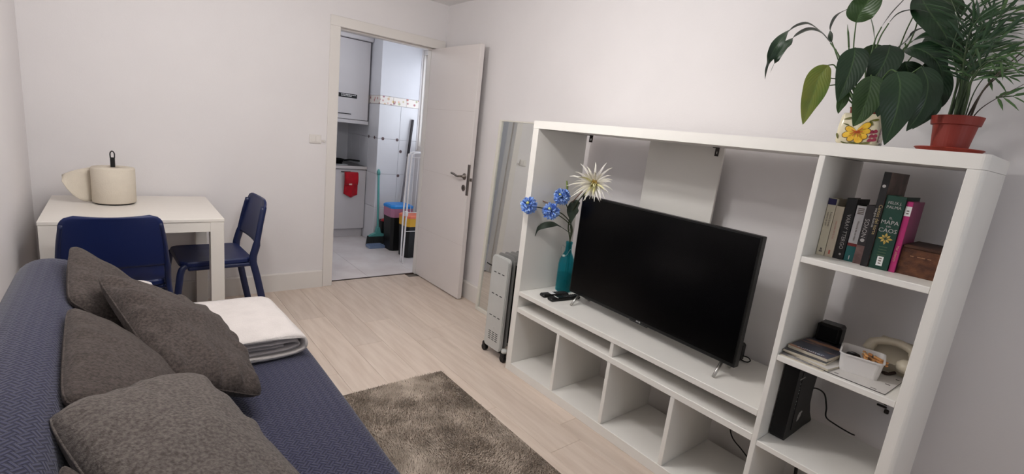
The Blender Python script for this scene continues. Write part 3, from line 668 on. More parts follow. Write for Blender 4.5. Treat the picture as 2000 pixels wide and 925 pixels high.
# ------------------------------------------------------------------ books on the top tower shelf
ZB = 1.0912
PAPER = pm('page_edges', (206, 196, 176), 0.85, 0.2, var=0.12, vscale=120)
def book(lab, y1, y0, x0, depth, h, cover, spine=None, lean=0.0):
    """spine faces the room (-x); y1 > y0"""
    t = thing('book', lab, 'book', (x0 + depth / 2, (y0 + y1) / 2, ZB), 0, 'books on the top tower shelf')
    w = y1 - y0 - 0.0012; ct = 0.0018
    MB().box(x0 + 0.003, x0 + depth - 0.003, y0 + 0.0006 + ct, y1 - 0.0006 - ct, ZB + 0.003, ZB + h - 0.003).build('pages', PAPER, t)
    m = MB(); m.box(x0 + 0.0022, x0 + depth, y0 + 0.0006, y0 + 0.0006 + ct, ZB, ZB + h, 0.0004); m.box(x0 + 0.0022, x0 + depth, y1 - 0.0006 - ct, y1 - 0.0006, ZB, ZB + h, 0.0004)
    m.build('cover', cover, t)
    MB().box(x0, x0 + 0.0022, y0 + 0.0006, y1 - 0.0006, ZB, ZB + h, 0.0008).build('spine', spine or cover, t)
    return t
def band(t, name, mat, x0, y0, y1, z0, z1, lab=None, dx=0.0006):
    return MB().box(x0 - dx, x0 + 0.0004, y0 + 0.0008, y1 - 0.0008, ZB + z0, ZB + z1).build(name, mat, t, label=lab)
def sp_text(t, name, body, size, mat, x, y, z, down=True, sx=1.0):
    # spine plane faces -x; reading downwards: text right = -z, text up = +y ... seen from the room
    M = frame((x, y, ZB + z), (0, 0, -1), (0, -1, 0)) if down else frame((x, y, ZB + z), (0, 0, 1), (0, 1, 0))
    return text(name, body, size, mat, M, t, 0.0003, sx=sx)
CREAM = pm('cream_cover', (214, 206, 184), 0.6, 0.3, var=0.06); CREAM2 = pm('beige_cover', (204, 192, 172), 0.6, 0.3, var=0.08)
BLK = pm('black_cover', (20, 20, 22), 0.45, 0.4, var=0.1); INK = pm('grey_ink', (120, 110, 104), 0.6); PINKI = pm('pink_ink', (206, 150, 136), 0.6); SILV = pm('silver_ink', (176, 172, 170), 0.5)
b = book('cream book with a dark blue band on top, leftmost in the row', 0.3828, 0.3568, 0.121, 0.125, 0.200, CREAM)
band(b, 'blue_band', pm('navy_band', (38, 34, 78), 0.5), 0.121, 0.3568, 0.3828, 0.178, 0.199, 'dark blue band')
sp_text(b, 'title', 'Relatos breves', 0.0085, INK, 0.1204, 0.3655, 0.128); sp_text(b, 'author', 'cuentos de ayer', 0.0075, INK, 0.1204, 0.374, 0.128)
band(b, 'emblem', INK, 0.121, 0.364, 0.3755, 0.012, 0.017); band(b, 'emblem', INK, 0.121, 0.366, 0.3735, 0.019, 0.026)
b = book('shorter beige book with faint pink lettering, second from the left', 0.3566, 0.3312, 0.123, 0.12, 0.177, CREAM2)
sp_text(b, 'title', 'una casa en la luz', 0.009, PINKI, 0.1224, 0.3435, 0.095); band(b, 'emblem', pm('red_ink', (196, 110, 96), 0.6), 0.123, 0.340, 0.347, 0.01, 0.024)
b = book('black book with white lettering running down its spine, between beige and white spines', 0.331, 0.2995, 0.126, 0.13, 0.209, BLK)
sp_text(b, 'title', 'VARAY TTERGO', 0.0165, SILV, 0.1252, 0.314, 0.095); MB().lathe([(0, 0), (0.0035, 0), (0.0035, 0.0005), (0, 0.0006)], (0.1258, 0.312, ZB + 0.018), 10, Matrix.Rotation(-PI / 2, 3, 'Y')).build('emblem', SILV, b)
b = book('book with white spine, teal foot and black cover', 0.2993, 0.2700, 0.130, 0.115, 0.189, BLK, pm('white_spine', (206, 204, 206), 0.5, 0.35, var=0.03))
band(b, 'teal_foot', pm('teal_cover', (34, 104, 104), 0.5), 0.13, 0.27, 0.2993, 0.0, 0.052, 'teal foot'); band(b, 'red_line', pm('red_line', (128, 44, 44), 0.5), 0.13, 0.27, 0.2993, 0.052, 0.062)
for z in (0.166, 0.172, 0.178, 0.161): band(b, 'text_line', INK, 0.13, 0.275, 0.2945, z, z + 0.0035)
sp_text(b, 'title', 'Historia de un viaje', 0.0085, INK, 0.1292, 0.284, 0.105); band(b, 'emblem', WPR, 0.13, 0.283, 0.287, 0.006, 0.02, dx=0.001)
b = book('dark grey book with pale moon and brownish foot beside the tall thin book', 0.2698, 0.2430, 0.118, 0.13, 0.196, pm('charcoal_cover', (52, 48, 50), 0.5, 0.35, rgb2=(38, 34, 36), vscale=20))
band(b, 'brown_foot', pm('mauve_brown', (118, 92, 88), 0.5, rgb2=(88, 66, 64), vscale=40), 0.118, 0.243, 0.2698, 0.0, 0.062, 'brownish foot')
sp_text(b, 'title', 'NOVOS', 0.018, SILV, 0.1172, 0.257, 0.12, down=False); MB().lathe([(0, 0), (0.006, 0), (0.006, 0.0006), (0, 0.0007)], (0.1178, 0.2575, ZB + 0.08), 12, Matrix.Rotation(-PI / 2, 3, 'Y')).build('moon', SILV, b)
BRC = pm('mottled_brown_cover', (124, 102, 94), 0.5, 0.4, rgb2=(84, 68, 62), vscale=18)
b = book('tallest thin black book with mottled brown cover, behind the green book', 0.2428, 0.2222, 0.100, 0.215, 0.307, BRC, BLK)
MB().lathe([(0, 0), (0.005, 0), (0.005, 0.0006), (0, 0.0007)], (0.0998, 0.2335, ZB + 0.262), 10, Matrix.Rotation(-PI / 2, 3, 'Y')).build('emblem', SILV, b)
sp_text(b, 'title', 'Cantos del norte', 0.014, pm('gold_ink', (172, 152, 108), 0.5), 0.0992, 0.2285, 0.155); sp_text(b, 'subtitle', 'una guia ilustrada', 0.009, SILV, 0.0992, 0.237, 0.16)
GRN = pm('bottle_green_cover', (20, 62, 50), 0.5, 0.4, var=0.15, vscale=12)
b = book('thick dark green book titled EL MAPA DEL CAOS with a golden star', 0.2220, 0.1690, 0.106, 0.165, 0.237, GRN)
GOLD = pm('gold_foil', (186, 160, 84), 0.4, 0.5, 0.3)
def spine_h(body, size, mat, z, name='title'): return text(name, body, size, mat, frame((0.1052, 0.1955, ZB + z), (0, -1, 0), (0, 0, 1)), b, 0.0003)
spine_h('FELIX J.', 0.0115, SILV, 0.214, 'author'); spine_h('PALMA', 0.0125, SILV, 0.2, 'author'); spine_h('EL', 0.0085, SILV, 0.166); spine_h('MAPA', 0.018, SILV, 0.152); spine_h('DEL', 0.0075, SILV, 0.139); spine_h('CAOS', 0.0185, SILV, 0.126)
st = MB()
for k in range(8):
    a = k * PI / 4; L = 0.0195 if k % 2 == 0 else 0.016
    c = Vector((0.1055, 0.1955, ZB + 0.1)); dd = Vector((0, math.cos(a), math.sin(a))); ee = Vector((0, -math.sin(a), math.cos(a)))
    st.add([c + dd * 0.003, c + dd * L * 0.6 + ee * 0.0036, c + dd * L, c + dd * L * 0.6 - ee * 0.0036, c + dd * 0.01 + Vector((-0.0006, 0, 0))], [[0, 1, 4], [1, 2, 4], [2, 3, 4], [3, 0, 4]])
st.build('star', GOLD, b)
for z in (0.072, 0.063, 0.054, 0.045): band(b, 'ornament', pm('dim_gold', (70, 92, 66), 0.5), 0.106, 0.184, 0.207, z, z + 0.0025)
band(b, 'label', WPR, 0.106, 0.1855, 0.2035, 0.012, 0.042, 'white library label', dx=0.0009)
for z in (0.018, 0.026, 0.034): band(b, 'label_print', INK, 0.1052, 0.190, 0.199, z, z + 0.004, dx=0.0003)
MAG = pm('magenta_cover', (176, 40, 108), 0.5, 0.4, var=0.08); MAG2 = pm('dusty_magenta_cover', (150, 62, 108), 0.5, 0.4, var=0.1)
b = book('magenta book with white label, right of the green book', 0.1688, 0.1515, 0.112, 0.145, 0.225, MAG2, MAG)
band(b, 'label', WPR, 0.112, 0.1515, 0.1688, 0.18, 0.21, 'white label', dx=0.0009)
for z in (0.186, 0.194): band(b, 'label_print', INK, 0.1112, 0.156, 0.164, z, z + 0.004, dx=0.0003)
sp_text(b, 'title', 'Mar adentro', 0.01, PINKI, 0.1112, 0.160, 0.06)
bxx = thing('wooden_box', 'old brown wooden box at the right end of the book row', 'box', (0.2, 0.095, ZB))
OLD = pm('old_brown_wood', (104, 66, 44), 0.6, 0.3, rgb2=(70, 42, 30), vscale=9, bump=0.2, bscale=50, stretch=(1, 4, 6))
MB().prism([(0.122, ZB), (0.30, ZB), (0.30, ZB + 0.083), (0.122, ZB + 0.083)], 1, 0.047, 0.150).build('body', OLD, bxx)
MB().box(0.119, 0.303, 0.045, 0.151, ZB + 0.0835, ZB + 0.094, 0.003).build('lid', pm('old_dark_lid', (74, 48, 36), 0.6, 0.3, rgb2=(50, 32, 26), vscale=10), bxx)
m = MB()
for y in (0.075, 0.09, 0.1, 0.118): m.box(0.1214, 0.1222, y, y + 0.009, ZB + 0.06, ZB + 0.0625)
m.build('scratches', pm('light_scratch', (150, 112, 84), 0.7), bxx)
# ------------------------------------------------------------------ middle tower shelf
ZM = 0.7312
def sheet(name, lab, pts, z, h, mat, cat, group=None, edge=None):
    c = sum((Vector((p[0], p[1], 0)) for p in pts), Vector()) / len(pts)
    t = thing(name, lab, cat, (c.x, c.y, z), 0, group)
    MB().prism(pts, 2, z, z + h * 0.9).build('pages', edge or PAPER, t)
    MB().prism(pts, 2, z + h * 0.9, z + h).build('cover', mat, t)
    return t
def photo_mat(name, a, b, c, sc):
    m = pm(name, a, 0.28, 0.5, rgb2=b, vscale=sc); nt = m.node_tree; bs = nt.nodes['Principled BSDF']
    src = bs.inputs['Base Color'].links[0].from_socket; tc = nt.nodes.new('ShaderNodeTexCoord'); wv = nt.nodes.new('ShaderNodeTexNoise'); wv.inputs['Scale'].default_value = sc * 0.7; wv.inputs['Detail'].default_value = 3
    mp = nt.nodes.new('ShaderNodeMapping'); mp.inputs['Scale'].default_value = (2.2, 0.7, 1); mp.inputs['Location'].default_value = (3, 1, 0)
    nt.links.new(tc.outputs['Object'], mp.inputs[0]); nt.links.new(mp.outputs[0], wv.inputs['Vector'])
    mr = nt.nodes.new('ShaderNodeMapRange'); mr.inputs[1].default_value = 0.52; mr.inputs[2].default_value = 0.6; nt.links.new(wv.outputs['Fac'], mr.inputs[0])
    mx = nt.nodes.new('ShaderNodeMix'); mx.data_type = 'RGBA'; nt.links.new(mr.outputs[0], mx.inputs[0]); nt.links.new(src, mx.inputs[6]); mx.inputs[7].default_value = lin(c) + (1,); nt.links.new(mx.outputs[2], bs.inputs['Base Color']); return m
WHP = pm('white_paper', (214, 210, 206), 0.7, 0.25, var=0.04); NEWS = pm('newsprint', (176, 172, 168), 0.8, 0.2, rgb2=(110, 108, 110), vscale=45)
DKM = photo_mat('dark_magazine', (58, 62, 74), (36, 38, 46), (96, 98, 106), 14); PHM = photo_mat('photo_magazine', (66, 72, 92), (40, 44, 60), (178, 128, 96), 13)
LG = pm('letter_grey', (206, 212, 222), 0.4)
sheet('leaflet', 'black and white printed leaflet at the bottom of the magazine stack', [(0.012, 0.381), (0.012, 0.243), (0.2, 0.239), (0.21, 0.377)], ZM, 0.004, NEWS, 'leaflet', 'papers on the middle tower shelf')
sheet('magazine', 'white edged magazine second from the bottom of the stack', [(0.045, 0.376), (0.018, 0.232), (0.225, 0.2), (0.25, 0.35)], ZM + 0.0042, 0.007, WHP, 'magazine', 'papers on the middle tower shelf')
sheet('magazine', 'dark covered magazine just under the topmost one', [(0.03, 0.379), (0.042, 0.247), (0.255, 0.243), (0.25, 0.381)], ZM + 0.0114, 0.008, DKM, 'magazine', 'papers on the middle tower shelf')
tm = sheet('magazine', 'magazine with a blue and orange photo cover, topmost of the stack', [(0.06, 0.377), (0.058, 0.25), (0.21, 0.236), (0.23, 0.367)], ZM + 0.0197, 0.011, PHM, 'magazine', 'papers on the middle tower shelf')
text('title', 'summer', 0.026, LG, frame((0.077, 0.31, ZM + 0.0308), (0, -1, 0), (1, 0, 0)), tm, 0.0002)
sheet('magazine', 'dark magazine lying at the back under the black cube', [(0.262, 0.381), (0.258, 0.19), (0.385, 0.18), (0.385, 0.381)], ZM, 0.009, DKM, 'magazine', 'papers on the middle tower shelf')
wp = sheet('white_paper', 'white sheet with a dark front edge under the plastic box', [(0.02, 0.238), (0.02, 0.073), (0.235, 0.066), (0.24, 0.19)], ZM, 0.003, WHP, 'paper', 'papers on the middle tower shelf', pm('dark_paper_edge', (66, 60, 58), 0.7))
m = MB()
for (x, y, w, l) in ((0.035, 0.205, 0.005, 0.012), (0.03, 0.098, 0.004, 0.016), (0.112, 0.082, 0.006, 0.013), (0.19, 0.075, 0.006, 0.01)): m.box(x, x + w, y, y + l, ZM + 0.003, ZM + 0.0034)
m.build('print_marks', pm('dark_print', (70, 60, 58), 0.7), wp)
ck = thing('black_cube', 'small black cube shaped speaker at the back of the middle tower shelf', 'speaker', (0.335, 0.335, ZM + 0.009), 0.05)
MB().box(-0.036, 0.036, -0.042, 0.04, 0.0002, 0.072, 0.008).build('case', BLACKP, ck, local=True)
MB().box(-0.0375, -0.0355, -0.03, 0.03, 0.012, 0.062, 0.0008).build('grille', pm('speaker_cloth', (26, 26, 28), 0.9, 0.2, bump=0.4, bscale=400), ck, local=True)
# white plastic box with clothes pegs
BX = [(0.126, 0.237), (0.062, 0.135), (0.205, 0.128), (0.225, 0.224)]      # rim corners from the photo, widened to a rectangle below
bxo = thing('plastic_box', 'white open plastic box holding pegs, in front on the middle tower shelf', 'box', (0.15, 0.18, ZM + 0.003), 0.22)
PW = pm('white_plastic', (226, 223, 221), 0.35, 0.45, var=0.02)
def rrect(hx, hy, r, n=5):
    P = []
    for (cx, cy, a0) in ((hx - r, hy - r, 0), (-hx + r, hy - r, PI / 2), (-hx + r, -hy + r, PI), (hx - r, -hy + r, 1.5 * PI)):
        for k in range(n + 1): a = a0 + PI / 2 * k / n; P.append((cx + r * math.cos(a), cy + r * math.sin(a)))
    return P
def loft(levels, close_bottom=True, close_top=False):
    m = MB(); vs = []; F = []; n = len(levels[0][1])
    for z, P in levels: vs += [(p[0], p[1], z) for p in P]
    for i in range(len(levels) - 1):
        for j in range(n): F.append([i * n + j, i * n + (j + 1) % n, (i + 1) * n + (j + 1) % n, (i + 1) * n + j])
    if close_bottom: F.append(list(range(n)))
    if close_top: F.append([(len(levels) - 1) * n + j for j in range(n)])
    return m.add(vs, F)
hx, hy = 0.066, 0.063
loft([(0.0003, rrect(hx - .009, hy - .009, 0.014)), (0.058, rrect(hx - .003, hy - .003, 0.017)), (0.058, rrect(hx, hy, 0.019)), (0.062, rrect(hx, hy, 0.019)), (0.062, rrect(hx - .005, hy - .005, 0.015)), (0.003, rrect(hx - .011, hy - .011, 0.012))], True, True).build('tub', PW, bxo, local=True)
PEG = pm('wooden_peg', (214, 158, 100), 0.6, 0.3, rgb2=(186, 122, 74), vscale=40)
rn = random.Random(4)
for k, (px, py, an, lb) in enumerate(((0.012, -0.012, 0.5, 'topmost wooden clothes peg across the white plastic box'), (0.022, -0.024, 0.75, 'wooden clothes peg second from the right in the plastic box'), (-0.004, 0.0, 0.35, 'wooden clothes peg nearest the black lighter in the plastic box'), (0.03, -0.034, 0.9, 'reddish wooden clothes peg at the right end of the plastic box'))):
    pg = thing('clothes_peg', lb, 'peg', (0.15 + 0.9 * px, 0.172 + py, ZM + 0.049 + 0.006 * (k % 3)), 0, 'pegs in the plastic box')
    R = Matrix.Rotation(an, 4, 'Z') @ Matrix.Rotation(0.10, 4, 'Y')
    for s in (-1, 1): MB().box(-0.036, 0.036, -0.0045, 0.0045, s * 0.0045 - 0.0035, s * 0.0045 + 0.0035, 0.0015, R).build('wooden_half', PEG, pg, local=True)
    MB().box(0.002, 0.012, -0.0055, 0.0055, -0.0095, 0.0095, 0.002, R).build('spring', CHROME, pg, local=True)
lt = thing('black_lighter', 'black oval gadget lying at the left end of the plastic box', 'gadget', (0.155, 0.208, ZM + 0.032))
MB().lathe([(0, 0), (0.02, 0.002), (0.024, 0.012), (0.018, 0.024), (0, 0.027)], (0.157, 0.206, ZM + 0.026), 16).build('body', BLACKP, lt, smooth=True)
MB().lathe([(0, 0), (0.009, 0.001), (0.01, 0.004), (0, 0.006)], (0.15, 0.206, ZM + 0.0515), 12).build('button', pm('grey_button', (0, 0, 0)), lt, smooth=True)
# cream telephone
ph = thing('telephone', 'cream coloured telephone with curved handset at the right end of the middle tower shelf', 'telephone', (0.3, 0.1, ZM))
CRM = pm('aged_cream_plastic', (204, 194, 174), 0.4, 0.4, var=0.06, vscale=12)
m = MB().prism([(0.255, ZM + 0.0005), (0.384, ZM + 0.0005), (0.384, ZM + 0.085), (0.33, ZM + 0.08), (0.255, ZM + 0.03)], 1, 0.044, 0.185); m.build('base', CRM, ph)
MB().tube(bez([(0.262, 0.196, ZM + 0.05), (0.275, 0.18, ZM + 0.085), (0.275, 0.12, ZM + 0.102), (0.262, 0.07, ZM + 0.09), (0.252, 0.056, ZM + 0.06)], 6), [0.017] * 6 + [0.0135] * 12 + [0.019] * 7, 12).build('handset', CRM, ph, smooth=True)
MB().lathe([(0, -0.008), (0.026, -0.008), (0.031, 0.004), (0.029, 0.02), (0.018, 0.03), (0, 0.032)], (0.232, 0.072, ZM + 0.0335), 18).build('mouthpiece', CRM, ph, smooth=True)
MB().tube(bez([(0.232, 0.098, ZM + 0.012), (0.215, 0.11, ZM + 0.006), (0.2, 0.115, ZM + 0.009), (0.205, 0.125, ZM + 0.007)], 5), 0.006, 6).build('cord', pm('brown_cord', (58, 42, 36), 0.6), ph, smooth=True)
# ------------------------------------------------------------------ router on the lower tower shelf
ZR = 0.3903
rt = thing('router', 'black upright router with column of tiny lights on the lower tower shelf', 'router', (0.22, 0.35, ZR))
m = MB().prism([(0.088, ZR + 0.012), (0.096, ZR + 0.0005), (0.20, ZR + 0.0005), (0.27, ZR + 0.004), (0.352, ZR + 0.0005), (0.357, ZR + 0.006), (0.318, ZR + 0.05), (0.292, ZR + 0.10), (0.285, ZR + 0.15), (0.292, ZR + 0.21), (0.305, ZR + 0.295), (0.095, ZR + 0.305), (0.085, ZR + 0.298)], 1, 0.328, 0.378)
m.build('case', pm('router_black', (12, 12, 13), 0.4, 0.3, var=0.1), rt)
MB().prism([(0.14, ZR + 0.03), (0.3, ZR + 0.03), (0.27, ZR + 0.10), (0.265, ZR + 0.15), (0.28, ZR + 0.29), (0.125, ZR + 0.295)], 1, 0.3262, 0.3283).build('side_plate', pm('router_plate', (15, 15, 16), 0.4, 0.3), rt)
MB().box(0.105, 0.15, 0.3252, 0.3264, ZR + 0.243, ZR + 0.247).build('silver_bar', SILV, rt)
m = MB()
for k, z in enumerate((0.222, 0.207, 0.196, 0.184, 0.168, 0.152, 0.139, 0.122)): m.lathe([(0, 0), (0.0026 if k in (0, 2, 3, 5) else 0.0016, 0), (0, 0.001)], (0.128, 0.3278, ZR + z), 8, Matrix.Rotation(PI / 2, 3, 'X'))
m.build('indicator_lights', pm('white_led', (226, 232, 232), 0.3), rt)
m = MB(); P = [(0.176, 0.078), (0.185, 0.09), (0.206, 0.092), (0.217, 0.086), (0.207, 0.082), (0.203, 0.07), (0.19, 0.058), (0.176, 0.056)]
m.prism([(x, ZR + z) for x, z in P], 1, 0.3254, 0.3264); m.build('emblem', pm('grey_emblem', (176, 174, 172), 0.4), rt, label='pale grey leaf shaped emblem')
cbl = MB().tube(bez([(0.288, 0.345, ZR + 0.145), (0.315, 0.33, ZR + 0.155), (0.335, 0.302, ZR + 0.14), (0.34, 0.285, ZR + 0.09), (0.342, 0.278, ZR + 0.05), (0.36, 0.25, ZR + 0.03), (0.392, 0.205, ZR + 0.008), (0.41, 0.19, ZR - 0.0)], 6), 0.003, 6).build('cable', BLACKP, rt, smooth=True)
# ------------------------------------------------------------------ plants on top of the unit
ZT = 1.4702
def tile_pot_mat():
    m = pm('cream_glaze', (226, 216, 186), 0.2, 0.5, var=0.06, vscale=14); return m
lil = thing('peace_lily', 'peace lily with broad drooping dark leaves in a painted square ceramic pot', 'plant', (0.195, 0.36, ZT))
# square ceramic pot with rounded edges, turned a little
PC = Vector((0.19, 0.36, ZT)); PR = Matrix.Translation(PC) @ Matrix.Rotation(0.12, 4, 'Z')
hw_ = 0.06
m = loft([(0.0005, rrect(hw_ - .012, hw_ - .012, 0.014)), (0.012, rrect(hw_ - .001, hw_ - .001, 0.018)), (0.06, rrect(hw_, hw_, 0.016)), (0.096, rrect(hw_ - .003, hw_ - .003, 0.016)), (0.107, rrect(hw_ - .008, hw_ - .008, 0.014)), (0.107, rrect(hw_ - .014, hw_ - .014, 0.012)), (0.07, rrect(hw_ - .016, hw_ - .016, 0.012))], True, True)
m.v = [tuple(PR @ Vector(p)) for p in m.v]; pot = m.build('ceramic_pot', tile_pot_mat(), lil, smooth=True)
YEL = pm('painted_yellow', (226, 172, 40), 0.25, 0.5, rgb2=(236, 196, 70), vscale=60); ORG = pm('painted_orange', (190, 84, 34), 0.25, 0.5); OLV = pm('painted_olive', (108, 108, 50), 0.25, 0.5, rgb2=(78, 84, 44), vscale=50); WINE = pm('painted_wine', (126, 26, 52), 0.25, 0.5, rgb2=(150, 44, 70), vscale=60); OUTL = pm('painted_outline', (92, 60, 30), 0.3, 0.5)
def paint(name, mat, shapes, side=0, off=0.0):
    """flat painted shapes on a pot side; side 0 faces the room (-x), side 1 faces -y"""
    mm = MB()
    for poly in shapes:
        n = len(poly); vs = []
        for (s, z) in poly:
            loc = Vector((-hw_ - 0.0006 - off, -s, z)) if side == 0 else Vector((s, -hw_ - 0.0006 - off, z))
            vs.append(PR @ loc)
        mm.add(vs, [list(range(n))])
    o = mm.build(name, mat, pot, recalc=False); return o
def petal(cx, cz, ang, L, w, n=9):
    P = []
    for k in range(n * 2):
        a = 2 * PI * k / (n * 2); x = L * 0.5 + L * 0.5 * math.cos(a); y = w * math.sin(a) * (0.7 + 0.3 * math.cos(a))
        P.append((cx + x * math.cos(ang) - y * math.sin(ang), cz + x * math.sin(ang) + y * math.cos(ang)))
    return P
fx_, fz_ = -0.002, 0.047
pet = [(0.12, 0.038, 0.0115), (0.72, 0.044, 0.0125), (2.8, 0.034, 0.011), (3.55, 0.04, 0.012), (4.2, 0.036, 0.0115), (5.1, 0.038, 0.016), (5.75, 0.036, 0.012)]
paint('painted_petals_outline', OUTL, [petal(fx_, fz_, a, L + .002, w + .0018) for a, L, w in pet], 0, 0.0002)
paint('painted_petals', YEL, [petal(fx_, fz_, a, L, w) for a, L, w in pet], 0, 0.0006)
paint('painted_heart', ORG, [petal(fx_ - 0.009, fz_ - 0.001, 0.05, 0.02, 0.006)] + [petal(fx_, fz_, a, L * .5, .0018) for a, L, w in pet], 0, 0.001)
paint('painted_leaves', OLV, [petal(-0.04, 0.012, -0.35, 0.03, 0.005), petal(-0.02, 0.01, 0.05, 0.034, 0.005), petal(0.012, 0.008, 0.25, 0.03, 0.005), petal(-0.045, 0.085, 0.3, 0.024, 0.004), petal(-0.05, 0.02, 1.9, 0.02, 0.004), petal(0.03, 0.085, 0.2, 0.022, 0.005), petal(0.038, 0.07, 2.2, 0.018, 0.005), petal(-0.045, 0.072, -0.3, 0.02, 0.003)], 0, 0.0004)
paint('painted_grapes', WINE, [petal(0.036 + dx, 0.018 + dz, 0.6, 0.015, 0.0075) for dx, dz in ((-.004, 0), (.008, .002), (-.002, .013), (.008, .014), (-.003, .026), (.006, .028))], 0, 0.0003)
paint('painted_grapes', WINE, [petal(-0.05 + dx, 0.018 + dz, 0.6, 0.016, 0.008) for dx in (0, .014) for dz in (0, .012, .024, .036)], 1, 0.0003)
paint('painted_leaves', OLV, [petal(-0.05, 0.085, -0.2, 0.05, 0.006), petal(-0.01, 0.012, 0.1, 0.05, 0.006), petal(0.0, 0.07, -0.8, 0.04, 0.006)], 1, 0.0003)
TER = pm('terracotta_plastic', (140, 52, 42), 0.5, 0.35, var=0.08, vscale=6); SOIL = pm('soil', (52, 40, 32), 0.95, 0.1, bump=0.5, bscale=90)
ip = loft([(0.072, rrect(0.038, 0.038, 0.02)), (0.122, rrect(0.042, 0.042, 0.02)), (0.128, rrect(0.044, 0.044, 0.02)), (0.128, rrect(0.04, 0.04, 0.018)), (0.115, rrect(0.038, 0.038, 0.018))], True, True)
ip.v = [tuple(PR @ Vector(p)) for p in ip.v]; ip.build('inner_pot', TER, lil)
def leaf_mat(name, base, edge, rough=0.32):
    m = pm(name, base, rough, 0.5, rgb2=edge, vscale=7); nt = m.node_tree; b = nt.nodes['Principled BSDF']; src = b.inputs['Base Color'].links[0].from_socket
    uv = nt.nodes.new('ShaderNodeUVMap'); sx = nt.nodes.new('ShaderNodeSeparateXYZ'); nt.links.new(uv.outputs[0], sx.inputs[0])
    ab = nt.nodes.new('ShaderNodeMath'); ab.operation = 'ABSOLUTE'; nt.links.new(sx.outputs[0], ab.inputs[0])
    # side veins curve away from the midrib
    k = nt.nodes.new('ShaderNodeMath'); k.operation = 'MULTIPLY_ADD'; k.inputs[1].default_value = -0.35; nt.links.new(ab.outputs[0], k.inputs[0]); nt.links.new(sx.outputs[1], k.inputs[2])
    s = nt.nodes.new('ShaderNodeMath'); s.operation = 'MULTIPLY'; s.inputs[1].default_value = 75; nt.links.new(k.outputs[0], s.inputs[0])
    sn = nt.nodes.new('ShaderNodeMath'); sn.operation = 'SINE'; nt.links.new(s.outputs[0], sn.inputs[0])
    mid = nt.nodes.new('ShaderNodeMapRange'); mid.inputs[1].default_value = 0.0; mid.inputs[2].default_value = 0.07; mid.inputs[3].default_value = 1; mid.inputs[4].default_value = 0; nt.links.new(ab.outputs[0], mid.inputs[0])
    mx = nt.nodes.new('ShaderNodeMix'); mx.data_type = 'RGBA'; f = nt.nodes.new('ShaderNodeMath'); f.operation = 'MULTIPLY'; f.inputs[1].default_value = 0.4; nt.links.new(mid.outputs[0], f.inputs[0]); nt.links.new(f.outputs[0], mx.inputs[0])
    nt.links.new(src, mx.inputs[6]); mx.inputs[7].default_value = lin((96, 124, 78)) + (1,); nt.links.new(mx.outputs[2], b.inputs['Base Color'])
    bp = nt.nodes.new('ShaderNodeBump'); bp.inputs['Strength'].default_value = 0.10; bp.inputs['Distance'].default_value = 0.004; nt.links.new(sn.outputs[0], bp.inputs['Height']); nt.links.new(bp.outputs[0], b.inputs['Normal'])
    return m
LD = leaf_mat('dark_leaf', (33, 60, 34), (22, 44, 27), 0.42); LM = leaf_mat('mid_leaf', (52, 80, 36), (36, 62, 30), 0.42); LL = leaf_mat('light_leaf', (92, 118, 44), (62, 98, 40)); LLY = leaf_mat('yellowing_leaf', (86, 112, 40), (128, 128, 52))
PET = pm('petiole', (74, 98, 58), 0.5, 0.4)
def lilyleaf(pet, mid, w, nrm, mat, fold=0.25, prof=None, lab=None, wave=0.0):
    """one leaf: its stalk and a folded blade with a midrib, pts are 3D points"""
    pts = bez(mid, 7); n = len(pts); mm = MB(); vs = []; F = []; uv = []
    for i, p in enumerate(pts):
        t = (pts[min(i + 1, n - 1)] - pts[max(i - 1, 0)]).normalized(); N = Vector(nrm).normalized()
        ww = t.cross(N); ww = ww.normalized() if ww.length > 1e-4 else t.orthogonal().normalized(); nn = ww.cross(t).normalized()
        s = i / (n - 1)
        h = w * (math.sin(PI * min(1, s ** 0.72)) ** 0.8 if 0 < s < 1 else 0.02) * (1 - 0.12 * s)
        for q in (-1, -0.75, -0.4, -0.1, 0, 0.1, 0.4, 0.75, 1):
            z = fold * h * (abs(q) ** 1.3) - (0.25 * h * max(0, abs(q) - 0.55)) + wave * h * math.sin(s * 11 + q * 2) * abs(q)
            vs.append(p + ww * h * q + nn * z); uv.append((q, s))
    for i in range(n - 1):
        for j in range(8): F.append([i * 9 + j, i * 9 + j + 1, (i + 1) * 9 + j + 1, (i + 1) * 9 + j])
    mm.add(vs, F); mm.uv = uv
    o = mm.build('leaf', mat, lil, smooth=True, recalc=False, label=lab)
    if pet:
        pp = bez(list(pet) + [mid[0]], 6)
        MB().tube(pp, [0.0028 - 0.0009 * i / len(pp) for i in range(len(pp))], 6).build('stalk', PET, o, smooth=True)
    return o
B0 = PC + Vector((0, 0, 0.118))
def px(u, v, x): return at(u, v, 0, x)
FACE = (-0.9, -0.35, 0.15)
